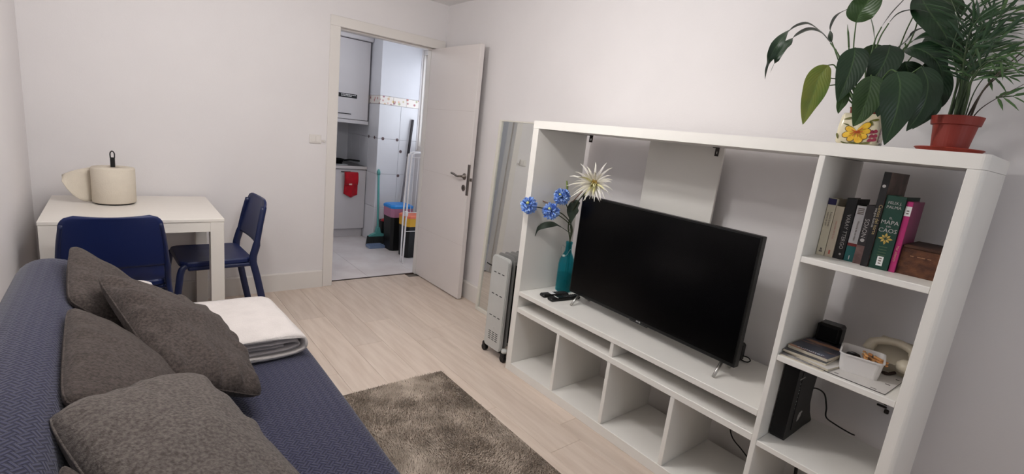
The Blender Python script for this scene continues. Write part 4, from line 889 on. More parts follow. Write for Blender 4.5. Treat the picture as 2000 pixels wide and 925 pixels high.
# (stalk pixels+depth, midrib pixels+depth, half width, blade normal, material)
L = [
 ([(1668, 180, .17), (1650, 130, .14), (1632, 98, .13)], [(1622, 84, .13), (1600, 60, .12), (1575, 47, .11), (1545, 58, .10), (1520, 85, .09), (1504, 112, .08), (1496, 135, .08), (1494, 155, .08)], .026, (0.0, -0.45, 1.0), LD),
 ([(1664, 185, .2), (1648, 135, .2)], [(1632, 96, .19), (1606, 66, .18), (1580, 58, .17), (1552, 72, .16), (1534, 92, .15), (1514, 120, .14), (1504, 142, .14)], .022, (0.1, -0.4, 1.0), LD),
 ([(1660, 180, .22), (1640, 125, .22)], [(1625, 82, .22), (1622, 60, .22), (1632, 35, .21), (1650, 21, .2), (1676, 14, .19), (1696, 18, .18)], .024, (-0.25, 0.5, 0.6), LD),
 ([(1668, 170, .16), (1667, 95, .16)], [(1672, 44, .15), (1680, 26, .14), (1694, 6, .13), (1706, -24, .12), (1712, -60, .12)], .046, (-0.9, -0.3, 0.3), LM),
 ([(1650, 185, .14), (1640, 150, .11), (1630, 128, .1)], [(1618, 127, .09), (1600, 150, .08), (1590, 180, .07), (1578, 210, .07), (1568, 243, .07)], .040, (-0.85, -0.4, 0.35), LLY),
 ([(1672, 190, .18), (1676, 120, .15)], [(1670, 93, .10), (1668, 112, .08), (1660, 140, .07), (1648, 170, .07), (1635, 200, .08)], .044, (-0.95, -0.3, 0.15), LD),
 ([(1690, 190, .2), (1716, 120, .2)], [(1738, 88, .14), (1734, 105, .11), (1724, 128, .1), (1708, 152, .1), (1690, 175, .11)], .046, (-0.9, -0.4, 0.3), LD),
 ([(1685, 190, .14), (1700, 150, .1)], [(1702, 148, .05), (1700, 170, .035), (1692, 198, .03), (1680, 225, .03), (1666, 247, .035)], .042, (-0.95, -0.3, 0.1), LM),
 ([(1700, 190, .12), (1735, 140, .08)], [(1752, 140, .03), (1758, 165, .01), (1755, 200, .0), (1744, 240, .0), (1727, 283, .01)], .052, (-0.92, -0.38, 0.12), LD),
 ([(1700, 180, .2), (1745, 115, .2)], [(1772, 94, .16), (1795, 96, .14), (1818, 108, .13), (1834, 128, .13), (1842, 158, .13)], .040, (-0.8, -0.35, 0.5), LD),
 ([(1705, 190, .15), (1770, 150, .12)], [(1800, 130, .1), (1812, 160, .09), (1808, 195, .08), (1792, 228, .08), (1770, 256, .09)], .036, (-0.9, -0.4, 0.2), LD),
 ([(1700, 190, .22), (1760, 110, .24), (1790, 50, .25)], [(1796, -12, .22), (1812, 18, .19), (1832, 46, .17), (1848, 72, .16), (1858, 100, .16)], .050, (-0.85, -0.4, 0.35), LD),
 ([(1695, 150, .2), (1707, 85, .2)], [(1722, 52, .2), (1742, 26, .2), (1762, 4, .2), (1780, -16, .2), (1798, -30, .2)], .020, (-0.35, 0.6, 0.6), LD),
 ([(1700, 140, .17), (1716, 80, .17)], [(1736, 45, .16), (1752, 29, .16), (1772, 21, .16), (1796, 20, .16), (1820, 26, .16)], .018, (-0.25, 0.3, 1.0), LD),
 ([(1694, 160, .24), (1707, 90, .24)], [(1709, 78, .24), (1707, 55, .24), (1702, 36, .235), (1697, 26, .23), (1690, 24, .23)], .014, (-0.3, 0.9, 0.2), LM),
 ([(1715, 150, .22), (1765, 100, .22)], [(1768, 84, .21), (1785, 64, .2), (1806, 55, .19), (1830, 57, .18), (1850, 66, .18)], .026, (-0.4, -0.2, 0.9), LD),
 ([(1720, 150, .2), (1765, 95, .19)], [(1782, 80, .18), (1800, 72, .17), (1822, 70, .16), (1842, 82, .15), (1852, 104, .15)], .034, (-0.6, -0.2, 0.8), LD),
 ([(1700, 180, .25), (1720, 120, .27)], [(1745, 100, .27), (1765, 85, .26), (1780, 70, .26), (1790, 62, .26)], .016, (-0.3, 0.3, 0.9), LM),
 ([(1690, 190, .2), (1700, 170, .16)], [(1710, 128, .13), (1718, 150, .11), (1722, 178, .1), (1720, 205, .1), (1714, 228, .1)], .040, (-0.95, -0.3, 0.15), LD),
 ([(1700, 195, .2), (1740, 160, .2)], [(1768, 120, .18), (1775, 145, .16), (1778, 175, .15), (1775, 205, .15), (1768, 232, .15)], .044, (-0.95, -0.3, 0.1), LD),
 ([(1715, 195, .22), (1780, 150, .22)], [(1812, 118, .2), (1828, 142, .19), (1836, 172, .18), (1832, 200, .18), (1820, 218, .18)], .034, (-0.9, -0.3, 0.2), LD),
 ([(1710, 195, .22), (1760, 165, .2)], [(1778, 170, .16), (1805, 185, .14), (1818, 205, .14), (1808, 226, .14), (1782, 252, .15)], .03, (-0.7, -0.4, 0.5), LD),
 ([(1690, 195, .3), (1690, 150, .31)], [(1692, 118, .31), (1700, 108, .32), (1714, 112, .33), (1728, 130, .34), (1736, 155, .34)], .04, (-0.9, -0.2, 0.3), LM),
 ([(1665, 195, .15), (1655, 175, .12)], [(1652, 172, .1), (1648, 185, .09), (1645, 198, .09), (1640, 210, .09), (1637, 222, .09)], .018, (-0.9, -0.4, 0.2), LM),
 ([(1705, 195, .3), (1745, 120, .33), (1770, 60, .34)], [(1790, 20, .33), (1812, 4, .32), (1840, 0, .31), (1866, 10, .31), (1880, 30, .31)], .045, (-0.7, -0.2, 0.7), LM),
 ([(1705, 195, .3), (1765, 130, .32)], [(1800, 84, .32), (1826, 76, .31), (1850, 84, .31), (1866, 104, .31), (1874, 130, .31)], .042, (-0.8, -0.3, 0.5), LD),
]
for st, mid, w, nrm, mt in L:
    lilyleaf([B0 + Vector((random.Random(len(mid) * w).uniform(-.015, .015), 0, -0.01))] + [px(*p) for p in st], [px(*p) for p in mid], w, nrm, mt, wave=0.03)
spp = MB(); spp.tube(bez([B0, px(1660, 150, .19), px(1658, 88, .19)], 6), 0.0022, 6); spp.tube(bez([px(1658, 92, .19), px(1657, 70, .19), px(1655, 48, .19)], 4), [.0028] * 5 + [.003, .002, .001, .0006], 6); spp.build('young_shoot', PET, lil, smooth=True)
for q in ([(1662, 170, .15), (1640, 156, .12), (1618, 152, .11)], [(1660, 178, .15), (1640, 166, .13), (1617, 167, .12)]):
    MB().tube(bez([B0] + [px(*p) for p in q], 6), 0.0018, 6).build('stalk', PET, lil, smooth=True)
# ---- parlour palm in a terracotta coloured pot with saucer
sx, sy = 0.165, 0.118
sc_ = thing('plant_saucer', 'terracotta coloured plastic saucer under the palm pot', 'saucer', (sx, sy, ZT))
TER2 = pm('saucer_plastic', (156, 54, 38), 0.45, 0.4, var=0.06)
MB().lathe([(0, 0.0004), (0.068, 0.0004), (0.08, 0.012), (0.083, 0.014), (0.081, 0.016), (0.068, 0.005), (0, 0.004)], (sx, sy, ZT), 40).build('dish', TER2, sc_, smooth=False)
pal = thing('parlour_palm', 'feathery green palm in a terracotta coloured plastic pot', 'plant', (sx, sy, ZT + 0.0045))
MB().lathe([(0, 0.0046), (0.042, 0.0046), (0.052, 0.082), (0.058, 0.084), (0.062, 0.108), (0.0585, 0.109), (0.055, 0.09), (0.05, 0.086), (0, 0.086)], (sx, sy, ZT), 40).build('pot', TER, pal, smooth=False)
MB().lathe([(0.053, 0.0855), (0.03, 0.096), (0, 0.098)], (sx, sy, ZT), 20).build('soil', SOIL, pal, smooth=True)
PG = pm('palm_green', (52, 82, 48), 0.4, 0.4, rgb2=(36, 64, 38), vscale=10); PG2 = pm('palm_light_green', (84, 112, 66), 0.4, 0.4, rgb2=(60, 92, 52), vscale=10); PST = pm('palm_stalk', (66, 84, 54), 0.5, 0.4); PST2 = pm('palm_brown_stalk', (70, 62, 52), 0.5, 0.4)
rn = random.Random(12)
def frond(path, nl, ll, mat, st, frac=0.45, lw=0.0042, r=0.0026):
    pts = bez(path, 8); n = len(pts); mm = MB()
    i0 = int(n * frac); nl = int(nl * 0.72) if nl > 4 else nl
    for k in range(nl):
        s = k / max(1, nl - 1); i = min(n - 2, int(i0 + (n - 1 - i0) * s)); p = pts[i]; t = (pts[i + 1] - pts[i]).normalized()
        side = t.cross(Vector((-0.75, -0.4, 0.55))).normalized()
        for q in (-1, 1):
            a = 0.95 - 0.45 * s
            d = (t * math.cos(a) + side * q * math.sin(a) + Vector((rn.uniform(-.18, .18), rn.uniform(-.18, .18), rn.uniform(-.2, .1)))).normalized()
            l = ll * (0.6 + 0.6 * math.sin(PI * (0.15 + 0.75 * s))) * rn.uniform(.85, 1.1)
            w = d.cross(Vector((-0.7 + rn.uniform(-.3, .3), -0.5, 0.5 + rn.uniform(-.3, .3)))).normalized()
            z = Vector((0, 0, -1))
            a0 = p; a1 = p + d * l * 0.3 + z * l * 0.01; a2 = p + d * l * 0.65 + z * l * 0.06; a3 = p + d * l + z * l * 0.17
            nn = d.cross(w) * lw * 0.35
            mm.add([a0, a1 - w * lw, a1 + nn * -1, a1 + w * lw, a2 - w * lw * .85, a2 - nn, a2 + w * lw * .85, a3], [[0, 1, 2], [0, 2, 3], [1, 4, 5, 2], [2, 5, 6, 3], [4, 7, 5], [5, 7, 6]])
    o = mm.build('frond', mat, pal, recalc=False) if nl else None
    so = MB().tube(pts, [r * (1.15 - 0.75 * i / n) for i in range(n)], 6).build('frond_stalk', st, o or pal, smooth=True)
PB = Vector((sx, sy, ZT + 0.095))
fr = [ # mid pixel+depth, tip pixel+depth, number of leaflet pairs, length
 ((1880, 140, .16), (1892, 70, .15), (1915, 30, .14), 9, .085, PG), ((1888, 140, .14), (1915, 90, .12), (1965, 62, .1), 11, .085, PG), ((1895, 150, .14), (1925, 105, .12), (1985, 98, .1), 10, .085, PG2),
 ((1900, 150, .18), (1925, 80, .2), (1950, 30, .22), 11, .09, PG), ((1885, 120, .2), (1900, 40, .22), (1900, -30, .23), 10, .095, PG), ((1878, 120, .18), (1872, 40, .19), (1850, -20, .2), 10, .095, PG),
 ((1895, 130, .24), (1940, 30, .28), (2010, -10, .3), 11, .10, PG), ((1900, 130, .22), (1950, 40, .24), (2030, 20, .25), 10, .09, PG2), ((1890, 130, .24), (1920, 20, .28), (1960, -40, .3), 12, .1, PG),
 ((1880, 150, .12), (1885, 105, .1), (1905, 80, .08), 9, .075, PG), ((1895, 160, .12), (1920, 125, .1), (1950, 110, .08), 8, .075, PG), ((1875, 140, .2), (1870, 80, .22), (1880, 40, .23), 9, .08, PG),
 ((1890, 150, .2), (1905, 100, .21), (1940, 70, .22), 10, .08, PG), ((1870, 150, .15), (1860, 100, .15), (1870, 60, .15), 8, .075, PG), ((1885, 110, .27), (1905, 10, .3), (1930, -50, .32), 11, .1, PG2),
 ((1900, 155, .1), (1935, 120, .07), (1975, 125, .05), 7, .07, PG2), ((1892, 130, .17), (1918, 60, .17), (1985, 10, .17), 10, .09, PG)]
for a, b, c, nl, ll, mt in fr:
    p0 = PB + Vector((rn.uniform(-.022, .022), rn.uniform(-.024, .024), 0))
    frond([p0, p0.lerp(px(*a), 0.5) + Vector((0, 0, 0.01)), px(*a), px(*b), px(*c)], nl, ll, mt, PST, 0.5)
for a, b, st, r in (((1925, 170, .12), (2010, 88, .08), PST2, .0028), ((1925, 172, .14), (2012, 100, .1), PST2, .0022), ((1925, 205, .14), (2012, 158, .1), PST2, .0016), ((1915, 160, .2), (2010, 70, .2), PST, .0018)):
    p0 = PB + Vector((rn.uniform(-.01, .02), rn.uniform(-.03, -.01), 0)); frond([p0, px(*a), px(*b)], 0, 0, PG, st, 0.5, r=r)
for u, v, x, d in ((1905, 150, .12, (0.05, .03, .04)), (1945, 190, .13, (0, -.035, .004)), (1925, 150, .13, (0.0, -.05, .0)), (1930, 143, .12, (0.0, -.06, .006))):
    p = px(u, v, x); frond([p, p + Vector(d) * .3, p + Vector(d)], 3, .05, PG2, PST, 0.2)
# ------------------------------------------------------------------ mirror leaning on the right wall
def lean(p):      # p = (y, height along the mirror, out of the glass)
    a = math.atan2(0.052, 1.478); x0 = 0.400
    return Vector((x0 + math.sin(a) * p[1] - math.cos(a) * p[2], p[0], math.cos(a) * p[1] + math.sin(a) * p[2] + 0.001))
mi = thing('floor_mirror', 'tall white framed mirror leaning on the right wall behind the radiator', 'mirror', (0.405, 2.47, 0))
FRM = pm('mirror_frame_white', (226, 222, 212), 0.4, 0.4)
y0, y1, Hm = 2.22, 2.722, 1.478
def lbox(ya, yb, ha, hb, ta, tb, m):
    vs = [lean((y, h, t)) for y in (ya, yb) for h in (ha, hb) for t in (ta, tb)]
    m.add(vs, [[0, 1, 3, 2], [4, 6, 7, 5], [0, 4, 5, 1], [2, 3, 7, 6], [0, 2, 6, 4], [1, 5, 7, 3]]); return m
fwid = 0.026
for b in ((y1 - fwid, y1, 0, Hm), (y0, y0 + fwid, 0, Hm), (y0 + fwid, y1 - fwid, 0, fwid), (y0 + fwid, y1 - fwid, Hm - fwid * .35, Hm)):
    lbox(b[0], b[1], b[2], b[3], -0.006, 0.014, MB()).build('frame_bar', FRM, mi)
lbox(y0 + fwid, y1 - fwid, fwid, Hm - fwid * .35, -0.004, 0.004, MB()).build('glass', pm('mirror_glass', (225, 228, 226), 0.015, 0.5, 1.0), mi)
# ------------------------------------------------------------------ oil radiator
rd = thing('oil_radiator', 'silver grey oil filled radiator on black castors beside the unit', 'radiator', (0.1, 1.985, 0))
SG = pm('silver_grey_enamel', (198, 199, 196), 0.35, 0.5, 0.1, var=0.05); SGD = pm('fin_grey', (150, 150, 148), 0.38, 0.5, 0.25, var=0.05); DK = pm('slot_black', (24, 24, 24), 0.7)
RY0, RY1, RZ0, RZ1 = 1.912, 2.078, 0.055, 0.652
def rpoly(ya, yb, za, zb, r, n=5):
    P = []
    for (cy, cz, a0) in ((yb - r, zb - r, 0), (ya + r, zb - r, PI / 2), (ya + r, za + r, PI), (yb - r, za + r, 1.5 * PI)):
        for k in range(n + 1): a = a0 + PI / 2 * k / n; P.append((cy + r * math.cos(a), cz + r * math.sin(a)))
    return P
MB().prism(rpoly(RY0, RY1, RZ0, RZ1, 0.026), 0, 0.012, 0.03).build('front_cover', SG, rd)
MB().prism(rpoly(RY0 + .004, RY1 - .004, RZ0 + .004, RZ1 - .004, 0.024), 0, 0.007, 0.012).build('front_panel', SG, rd)
for k in range(7):
    x = 0.055 + 0.045 * k
    fm = MB().prism(rpoly(RY0, RY1, RZ0 + 0.015, RZ1 + 0.012, 0.03), 0, x - 0.0015, x + 0.0015)
    fm.prism(rpoly(RY0 + .035, RY1 - .035, RZ0 + .05, RZ1 - .04, 0.03), 0, x - 0.009, x + 0.009)
    fm.prism(rpoly(RY0 - 0.001, RY0 + .012, RZ0 + .03, RZ1 - .01, 0.005), 0, x - 0.0055, x + 0.0055); fm.prism(rpoly(RY1 - .012, RY1 + .001, RZ0 + .03, RZ1 - .01, 0.005), 0, x - 0.0055, x + 0.0055)
    fm.build('fin', SGD, rd)
MB().box(0.032, 0.33, RY0 + .03, RY1 - .03, RZ0 + 0.04, RZ1 - 0.05).build('fin_gap_shade', DK, rd)  # black block, its colour puts shade into the gaps between the fins
m = MB()
for z in (0.548, 0.41, 0.268):
    for k in range(3): m.box(0.0062, 0.0072, 1.942 + 0.04 * k, 1.966 + 0.04 * k, z - 0.0025 , z + 0.0025)
for r in range(5):
    for c in range(3): m.box(0.0062, 0.0072, 1.945 + 0.034 * c, 1.969 + 0.034 * c, 0.112 + 0.0125 * r, 0.116 + 0.0125 * r)
m.build('vent_slots', DK, rd)
MB().lathe([(0.0, 0.001), (0.02, 0.0), (0.024, -0.004), (0, -0.004)], (0.0075, 1.99, 0.19), 20, Matrix.Rotation(-PI / 2, 3, 'Y')).build('badge_dome', SG, rd, smooth=True)
for y in (1.895, 2.088):
    for x in (0.03, 0.29):
        c = MB(); c.lathe([(0, -0.012), (0.02, -0.012), (0.022, -0.008), (0.022, 0.008), (0.02, 0.012), (0, 0.012)], (x, y, 0.0225), 18, Matrix.Rotation(PI / 2, 3, 'Y')); c.box(x - 0.015, x + 0.015, y - 0.017, y + 0.017, 0.03, 0.062, 0.006)
        c.build('castor', BLACKP, rd)
for x in (0.03, 0.29): MB().box(x - 0.01, x + 0.01, 1.895, 2.088, 0.046, 0.056, 0.002).build('axle', BLACKP, rd)
MB().lathe([(0, 0), (0.021, 0), (0.022, 0.012), (0.016, 0.02), (0, 0.022)], (0.036, 1.895, 0.062), 16).build('foot_cap', pm('pale_cap', (206, 206, 202), 0.4), rd, smooth=True)
MB().tube(bez([(0.012, 2.08, 0.575), (0.006, 2.098, 0.578), (0.0, 2.115, 0.584)], 4), 0.004, 6).build('cord_hook', DK, rd, smooth=True)
# ------------------------------------------------------------------ sofa
def weave(name, rgb, rgb2, cell):
    m = bpy.data.materials.new(name); m.use_nodes = True; nt = m.node_tree; b = nt.nodes['Principled BSDF']; N = nt.nodes.new; Lk = nt.links.new
    b.inputs['Roughness'].default_value = 0.85; b.inputs['Specular IOR Level'].default_value = 0.2; b.inputs['Sheen Weight'].default_value = 0.25
    uv = N('ShaderNodeUVMap'); sc = N('ShaderNodeVectorMath'); sc.operation = 'SCALE'; sc.inputs['Scale'].default_value = 1.0 / cell; Lk(uv.outputs[0], sc.inputs[0])
    ro = N('ShaderNodeVectorRotate'); ro.inputs['Angle'].default_value = 0.785; ro.rotation_type = 'Z_AXIS'; Lk(sc.outputs[0], ro.inputs[0])
    ck = N('ShaderNodeTexChecker'); ck.inputs['Scale'].default_value = 1.0; ck.inputs[1].default_value = (1, 1, 1, 1); ck.inputs[2].default_value = (0, 0, 0, 1); Lk(ro.outputs[0], ck.inputs[0])
    sp = N('ShaderNodeSeparateXYZ'); Lk(ro.outputs[0], sp.inputs[0])
    def bars(sock):
        q = N('ShaderNodeMath'); q.operation = 'MULTIPLY'; q.inputs[1].default_value = 2 * PI * 2; Lk(sock, q.inputs[0]); s = N('ShaderNodeMath'); s.operation = 'COSINE'; Lk(q.outputs[0], s.inputs[0])
        mm = N('ShaderNodeMapRange'); mm.inputs[1].default_value = -0.4; mm.inputs[2].default_value = 0.5; mm.inputs[3].default_value = 1.0; mm.inputs[4].default_value = 0.0; Lk(s.outputs[0], mm.inputs[0]); return mm.outputs[0]
    mx = N('ShaderNodeMix'); mx.data_type = 'FLOAT'; Lk(ck.outputs['Fac'], mx.inputs[0]); Lk(bars(sp.outputs[0]), mx.inputs[2]); Lk(bars(sp.outputs[1]), mx.inputs[3])
    cm = N('ShaderNodeMix'); cm.data_type = 'RGBA'; cm.inputs[6].default_value = lin(rgb2) + (1,); cm.inputs[7].default_value = lin(rgb) + (1,); Lk(mx.outputs[0], cm.inputs[0]); Lk(cm.outputs[2], b.inputs['Base Color'])
    bp = N('ShaderNodeBump'); bp.inputs['Strength'].default_value = 0.6; bp.inputs['Distance'].default_value = 0.003; Lk(mx.outputs[0], bp.inputs['Height']); Lk(bp.outputs[0], b.inputs['Normal'])
    return m
SOF = weave('navy_woven_cover', (64, 65, 89), (38, 38, 58), 0.020)
so = thing('sofa', 'navy blue textured sofa along the left wall', 'sofa', (-1.62, 1.25, 0))
def cushion_sweep(name, prof, ya, yb, r, nst=26, noise_amp=0.004):
    """closed x-z profile swept along y, with rounded ends"""
    n = len(prof); cx = sum(p[0] for p in prof) / n; cz = sum(p[1] for p in prof) / n
    st = []
    for k in range(5): a = PI / 2 * k / 4; st.append((ya + r * (1 - math.sin(a)), r * (1 - math.cos(a))))
    st = [(ya + r * (1 - math.cos(PI / 2 * k / 4)), r * (1 - math.sin(PI / 2 * k / 4))) for k in range(5)]
    mid = [(ya + r + (yb - ya - 2 * r) * k / nst, 0) for k in range(1, nst)]
    en = [(yb - r * (1 - math.cos(PI / 2 * k / 4)), r * (1 - math.sin(PI / 2 * k / 4))) for k in range(4, -1, -1)]
    st = st + mid + en
    arc = [0]
    for i in range(1, n): arc.append(arc[-1] + math.dist(prof[i], prof[i - 1]))
    m = MB(); m.uv = []; vs = []; F = []
    for (y, ins) in st:
        for i, (x, z) in enumerate(prof):
            d = Vector((x - cx, z - cz)); L = d.length; q = d * max(0.0, (L - ins) / L)
            nz = noise.noise(Vector((x * 3, y * 2.2, z * 3))) * noise_amp
            q = q * (1 + nz / max(L, 0.05)); vs.append((cx + q[0], y, cz + q[1])); m.uv.append((arc[i], y))
    k = len(st)
    for j in range(k - 1):
        for i in range(n - 1): F.append([j * n + i, j * n + i + 1, (j + 1) * n + i + 1, (j + 1) * n + i])
        F.append([j * n + n - 1, j * n, (j + 1) * n, (j + 1) * n + n - 1])
    F.append(list(range(n))); F.append([(k - 1) * n + i for i in range(n)])
    m.add(vs, F); return m.build(name, SOF, so, smooth=True)
def roundpoly(P, r, n=5):
    out = []
    k = len(P)
    for i in range(k):
        a, b, c = Vector(P[i - 1]), Vector(P[i]), Vector(P[(i + 1) % k]); rr = r[i] if isinstance(r, (list, tuple)) else r
        u = (a - b).normalized(); w = (c - b).normalized(); d1 = min(rr, (a - b).length * .48); d2 = min(rr, (c - b).length * .48)
        for q in range(n + 1):
            t = q / n; p = (b + u * d1) * (1 - t) ** 2 + b * 2 * t * (1 - t) + (b + w * d2) * t * t; out.append((p[0], p[1]))
    return out
def dense(P, step=0.04):
    out = []
    for i in range(len(P)):
        a, b = Vector(P[i]), Vector(P[(i + 1) % len(P)]); k = max(1, int((b - a).length / step))
        for q in range(k): p = a.lerp(b, q / k); out.append((p[0], p[1]))
    return out
SEAT_Z = 0.40
cushion_sweep('seat', dense(roundpoly([(-1.845, 0.13), (-1.17, 0.13), (-1.168, SEAT_Z), (-1.845, SEAT_Z - 0.004)], [0.03, 0.03, 0.045, 0.02])), 0.28, 2.275, 0.05)
cushion_sweep('backrest', dense(roundpoly([(-2.125, 0.14), (-1.87, 0.14), (-1.855, 0.42), (-1.905, 0.715), (-2.06, 0.73), (-2.125, 0.60)], [0.03, 0.03, 0.1, 0.09, 0.065, 0.12])), 0.28, 2.29, 0.055)
for (x, y) in ((-1.26, 0.42), (-1.26, 2.13), (-2.04, 0.42), (-2.04, 2.13)):
    MB().lathe([(0, 0), (0.018, 0), (0.025, 0.14), (0, 0.14)], (x, y, 0.0), 14).build('leg', BLACKP, so, smooth=True)
# ------------------------------------------------------------------ cushions
def fabric(name, rgb, rgb2):
    m = pm(name, rgb, 0.9, 0.15, rgb2=rgb2, vscale=130, bump=0.45, bscale=300, sheen=0.08); return m
CUS = fabric('taupe_grey_wool', (89, 80, 76), (64, 57, 54))
def cushion(lab, A, B, C, Dd, T, seed, mat=CUS, edge=0.0, wr=0.006, N=44, asym=0.8, flat=0.42):
    A, B, C, Dd = (Vector(p) for p in (A, B, C, Dd)); n = ((C - A).cross(Dd - B)).normalized()
    if n.z < 0: n = -n
    cen = (A + B + C + Dd) / 4
    t = thing('cushion', lab, 'cushion', tuple(cen - Vector((0, 0, 0.12))), 0, 'grey cushions on the sofa')
    def fn(side):
        def f(i, j):
            u = 2 * i - 1; v = 2 * j - 1
            uu = u * (1 - edge * (1 - v * v) ** 1.0 * abs(u) ** 2); vv = v * (1 - edge * (1 - u * u) * abs(v) ** 2)
            p = (A * (1 - uu) * (1 - vv) + B * (1 + uu) * (1 - vv) + C * (1 + uu) * (1 + vv) + Dd * (1 - uu) * (1 + vv)) / 4
            cr = 1 - 0.05 * (u * v) ** 8 - 0.012 * (u * v) ** 2; p = cen + (p - cen) * cr
            h = max(0, (1 - u * u) * (1 - v * v)) ** flat
            q = Vector((u * 1.6 + seed * 3.1, v * 1.6 - seed, seed)); e = max(abs(u), abs(v))
            w = noise.noise(q) * 1.2 + noise.noise(q * 2.3) * 0.7
            rad = noise.noise(Vector((math.atan2(v, u) * 5.0 + seed, e * 1.3, seed))) * (e ** 3) * 2.0
            k = (h * T * (1 if side > 0 else asym)) + (wr * (w + rad) * min(1, h * 2.2) if side > 0 else 0)
            return p + n * side * (k + 0.004)
        return f
    m = MB(); m.grid(fn(1), N, N); m.grid(fn(-1), N, N)
    nn = N + 1; off = nn * nn
    ring = [i for i in range(nn)] + [j * nn + N for j in range(1, nn)] + [N * nn + i for i in range(N - 1, -1, -1)] + [j * nn for j in range(N - 1, 0, -1)]
    for q in range(len(ring)): a, b = ring[q], ring[(q + 1) % len(ring)]; m.f.append([a, b, b + off, a + off]); m.mi.append(0)
    m.build('cover', mat, t, smooth=True)
    # piped seam around the edge
    pts = [Vector(m.v[i]).lerp(Vector(m.v[i + off]), 0.5) for i in ring[::2]]; pts.append(pts[0])
    MB().tube(pts, 0.003, 6).build('seam', mat, t, smooth=True)
    return t
cushion('dark grey cushion at the far end of the sofa backrest, furthest from the camera', (-1.92, 1.76, 0.71), (-1.93, 2.17, 0.795), (-1.63, 2.15, 0.46), (-1.63, 1.72, 0.45), 0.058, 1)
cushion('dark grey cushion leaning on the backrest between the furthest and the nearest one', (-1.90, 1.12, 0.69), (-1.915, 1.66, 0.73), (-1.61, 1.57, 0.45), (-1.59, 1.10, 0.45), 0.062, 2)
cushion('wrinkled grey cushion sloping down towards the white blanket', (-1.855, 1.82, 0.775), (-1.50, 1.98, 0.52), (-1.44, 1.33, 0.465), (-1.69, 1.34, 0.58), 0.07, 3, wr=0.017)
cushion('large grey cushion, coloured as front lit, nearest the camera in the foreground', (-1.925, 1.06, 0.70), (-1.635, 1.38, 0.575), (-1.44, 0.80, 0.47), (-1.70, 0.48, 0.55), 0.082, 4, pm('lit_taupe_wool', (114, 106, 101), 0.9, 0.15, rgb2=(78, 71, 67), vscale=130, bump=0.45, bscale=300, sheen=0.12), wr=0.008)  # same wool as the other cushions, its lighter colour stands in for stronger light
cushion('cushion of which only a corner shows at the bottom edge by the backrest', (-1.885, 0.875, 0.70), (-1.70, 0.60, 0.60), (-1.74, 0.32, 0.56), (-1.88, 0.46, 0.68), 0.03, 5)
# ------------------------------------------------------------------ folded blanket
bl = thing('folded_blanket', 'thick off-white blanket folded on the far end of the sofa seat', 'blanket', (-1.42, 1.9, SEAT_Z + 0.005))
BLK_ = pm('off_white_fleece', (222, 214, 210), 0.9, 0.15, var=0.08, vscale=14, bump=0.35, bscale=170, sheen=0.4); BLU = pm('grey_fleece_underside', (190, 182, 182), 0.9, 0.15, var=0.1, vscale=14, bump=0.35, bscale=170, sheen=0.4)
def ribbon(path, th, ya, yb, name, mat, seed, skew=0.0):
    """thick cloth layer: x-z path swept along y"""
    pts = bez([(x, 0, z) for x, z in path], 6); n = len(pts); NY = 16
    nr = []
    for i in range(n):
        t = (pts[min(i + 1, n - 1)] - pts[max(i - 1, 0)]).normalized(); nr.append(Vector((-t.z, 0, t.x)))
    m = MB(); vs = []; F = []
    prof = [(p + q * th / 2) for p, q in zip(pts, nr)] + [(p - q * th / 2) for p, q in zip(reversed(pts), reversed(nr))]
    k = len(prof)
    for j in range(NY + 1):
        s = j / NY; y = ya + (yb - ya) * s; pin = 1 - 0.4 * (max(0, abs(2 * s - 1) - 0.9) / 0.1) ** 2
        for i, p in enumerate(prof):
            c = pts[i] if i < n else pts[2 * n - 1 - i]
            q = c + (p - c) * pin; w = noise.noise(Vector((q.x * 9 + seed, y * 7, q.z * 25))) * 0.006
            vs.append((q.x + w * .4 + skew * (y - ya), y + noise.noise(Vector((q.x * 6, seed, q.z * 30))) * 0.008, q.z + w * .5 - 0.03 * max(0, s - .75) ** 1.5 + 0.0))
    for j in range(NY):
        for i in range(k): F.append([j * k + i, j * k + (i + 1) % k, (j + 1) * k + (i + 1) % k, (j + 1) * k + i])
    F.append(list(range(k))[::-1]); F.append([NY * k + i for i in range(k)])
    m.add(vs, F); return m.build(name, mat, bl, smooth=True)
z0 = SEAT_Z
ribbon([(-1.70, z0 + .018), (-1.5, z0 + .018), (-1.34, z0 + .016), (-1.235, z0 + .022), (-1.207, z0 + .05), (-1.222, z0 + .083), (-1.27, z0 + .094), (-1.40, z0 + .094), (-1.55, z0 + .098), (-1.70, z0 + .098)], 0.019, 1.69, 2.20, 'outer_fold', BLK_, 1, -0.05)
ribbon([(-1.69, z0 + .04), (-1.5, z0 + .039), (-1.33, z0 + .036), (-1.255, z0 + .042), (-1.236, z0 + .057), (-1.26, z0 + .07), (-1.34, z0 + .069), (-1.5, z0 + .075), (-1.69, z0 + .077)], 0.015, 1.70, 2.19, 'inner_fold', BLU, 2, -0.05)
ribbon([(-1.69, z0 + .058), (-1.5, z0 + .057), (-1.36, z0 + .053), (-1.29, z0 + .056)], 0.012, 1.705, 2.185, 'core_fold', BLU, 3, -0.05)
# white rolled towel behind the cushions
tr = thing('rolled_towel', 'white rounded roll peeping out between the two far cushions', 'towel', (-1.74, 2.22, SEAT_Z))
m = MB(); c = (-1.735, 2.235)
m.lathe([(0, 0.0), (0.05, 0.0), (0.057, 0.02), (0.058, 0.16), (0.05, 0.19), (0.03, 0.2), (0.0, 0.2)], (c[0], c[1], SEAT_Z + 0.002), 24).build('roll', BLK_, tr, smooth=True)
sp = [(c[0] + (0.014 + 0.0035 * a) * math.cos(a * 1.2), c[1] + (0.014 + 0.0035 * a) * math.sin(a * 1.2), SEAT_Z + 0.2 - 0.00009 * a ** 3) for a in [k * 0.3 for k in range(30)]]
MB().tube(sp, 0.002, 5).build('spiral_edge', BLK_, tr, smooth=True)
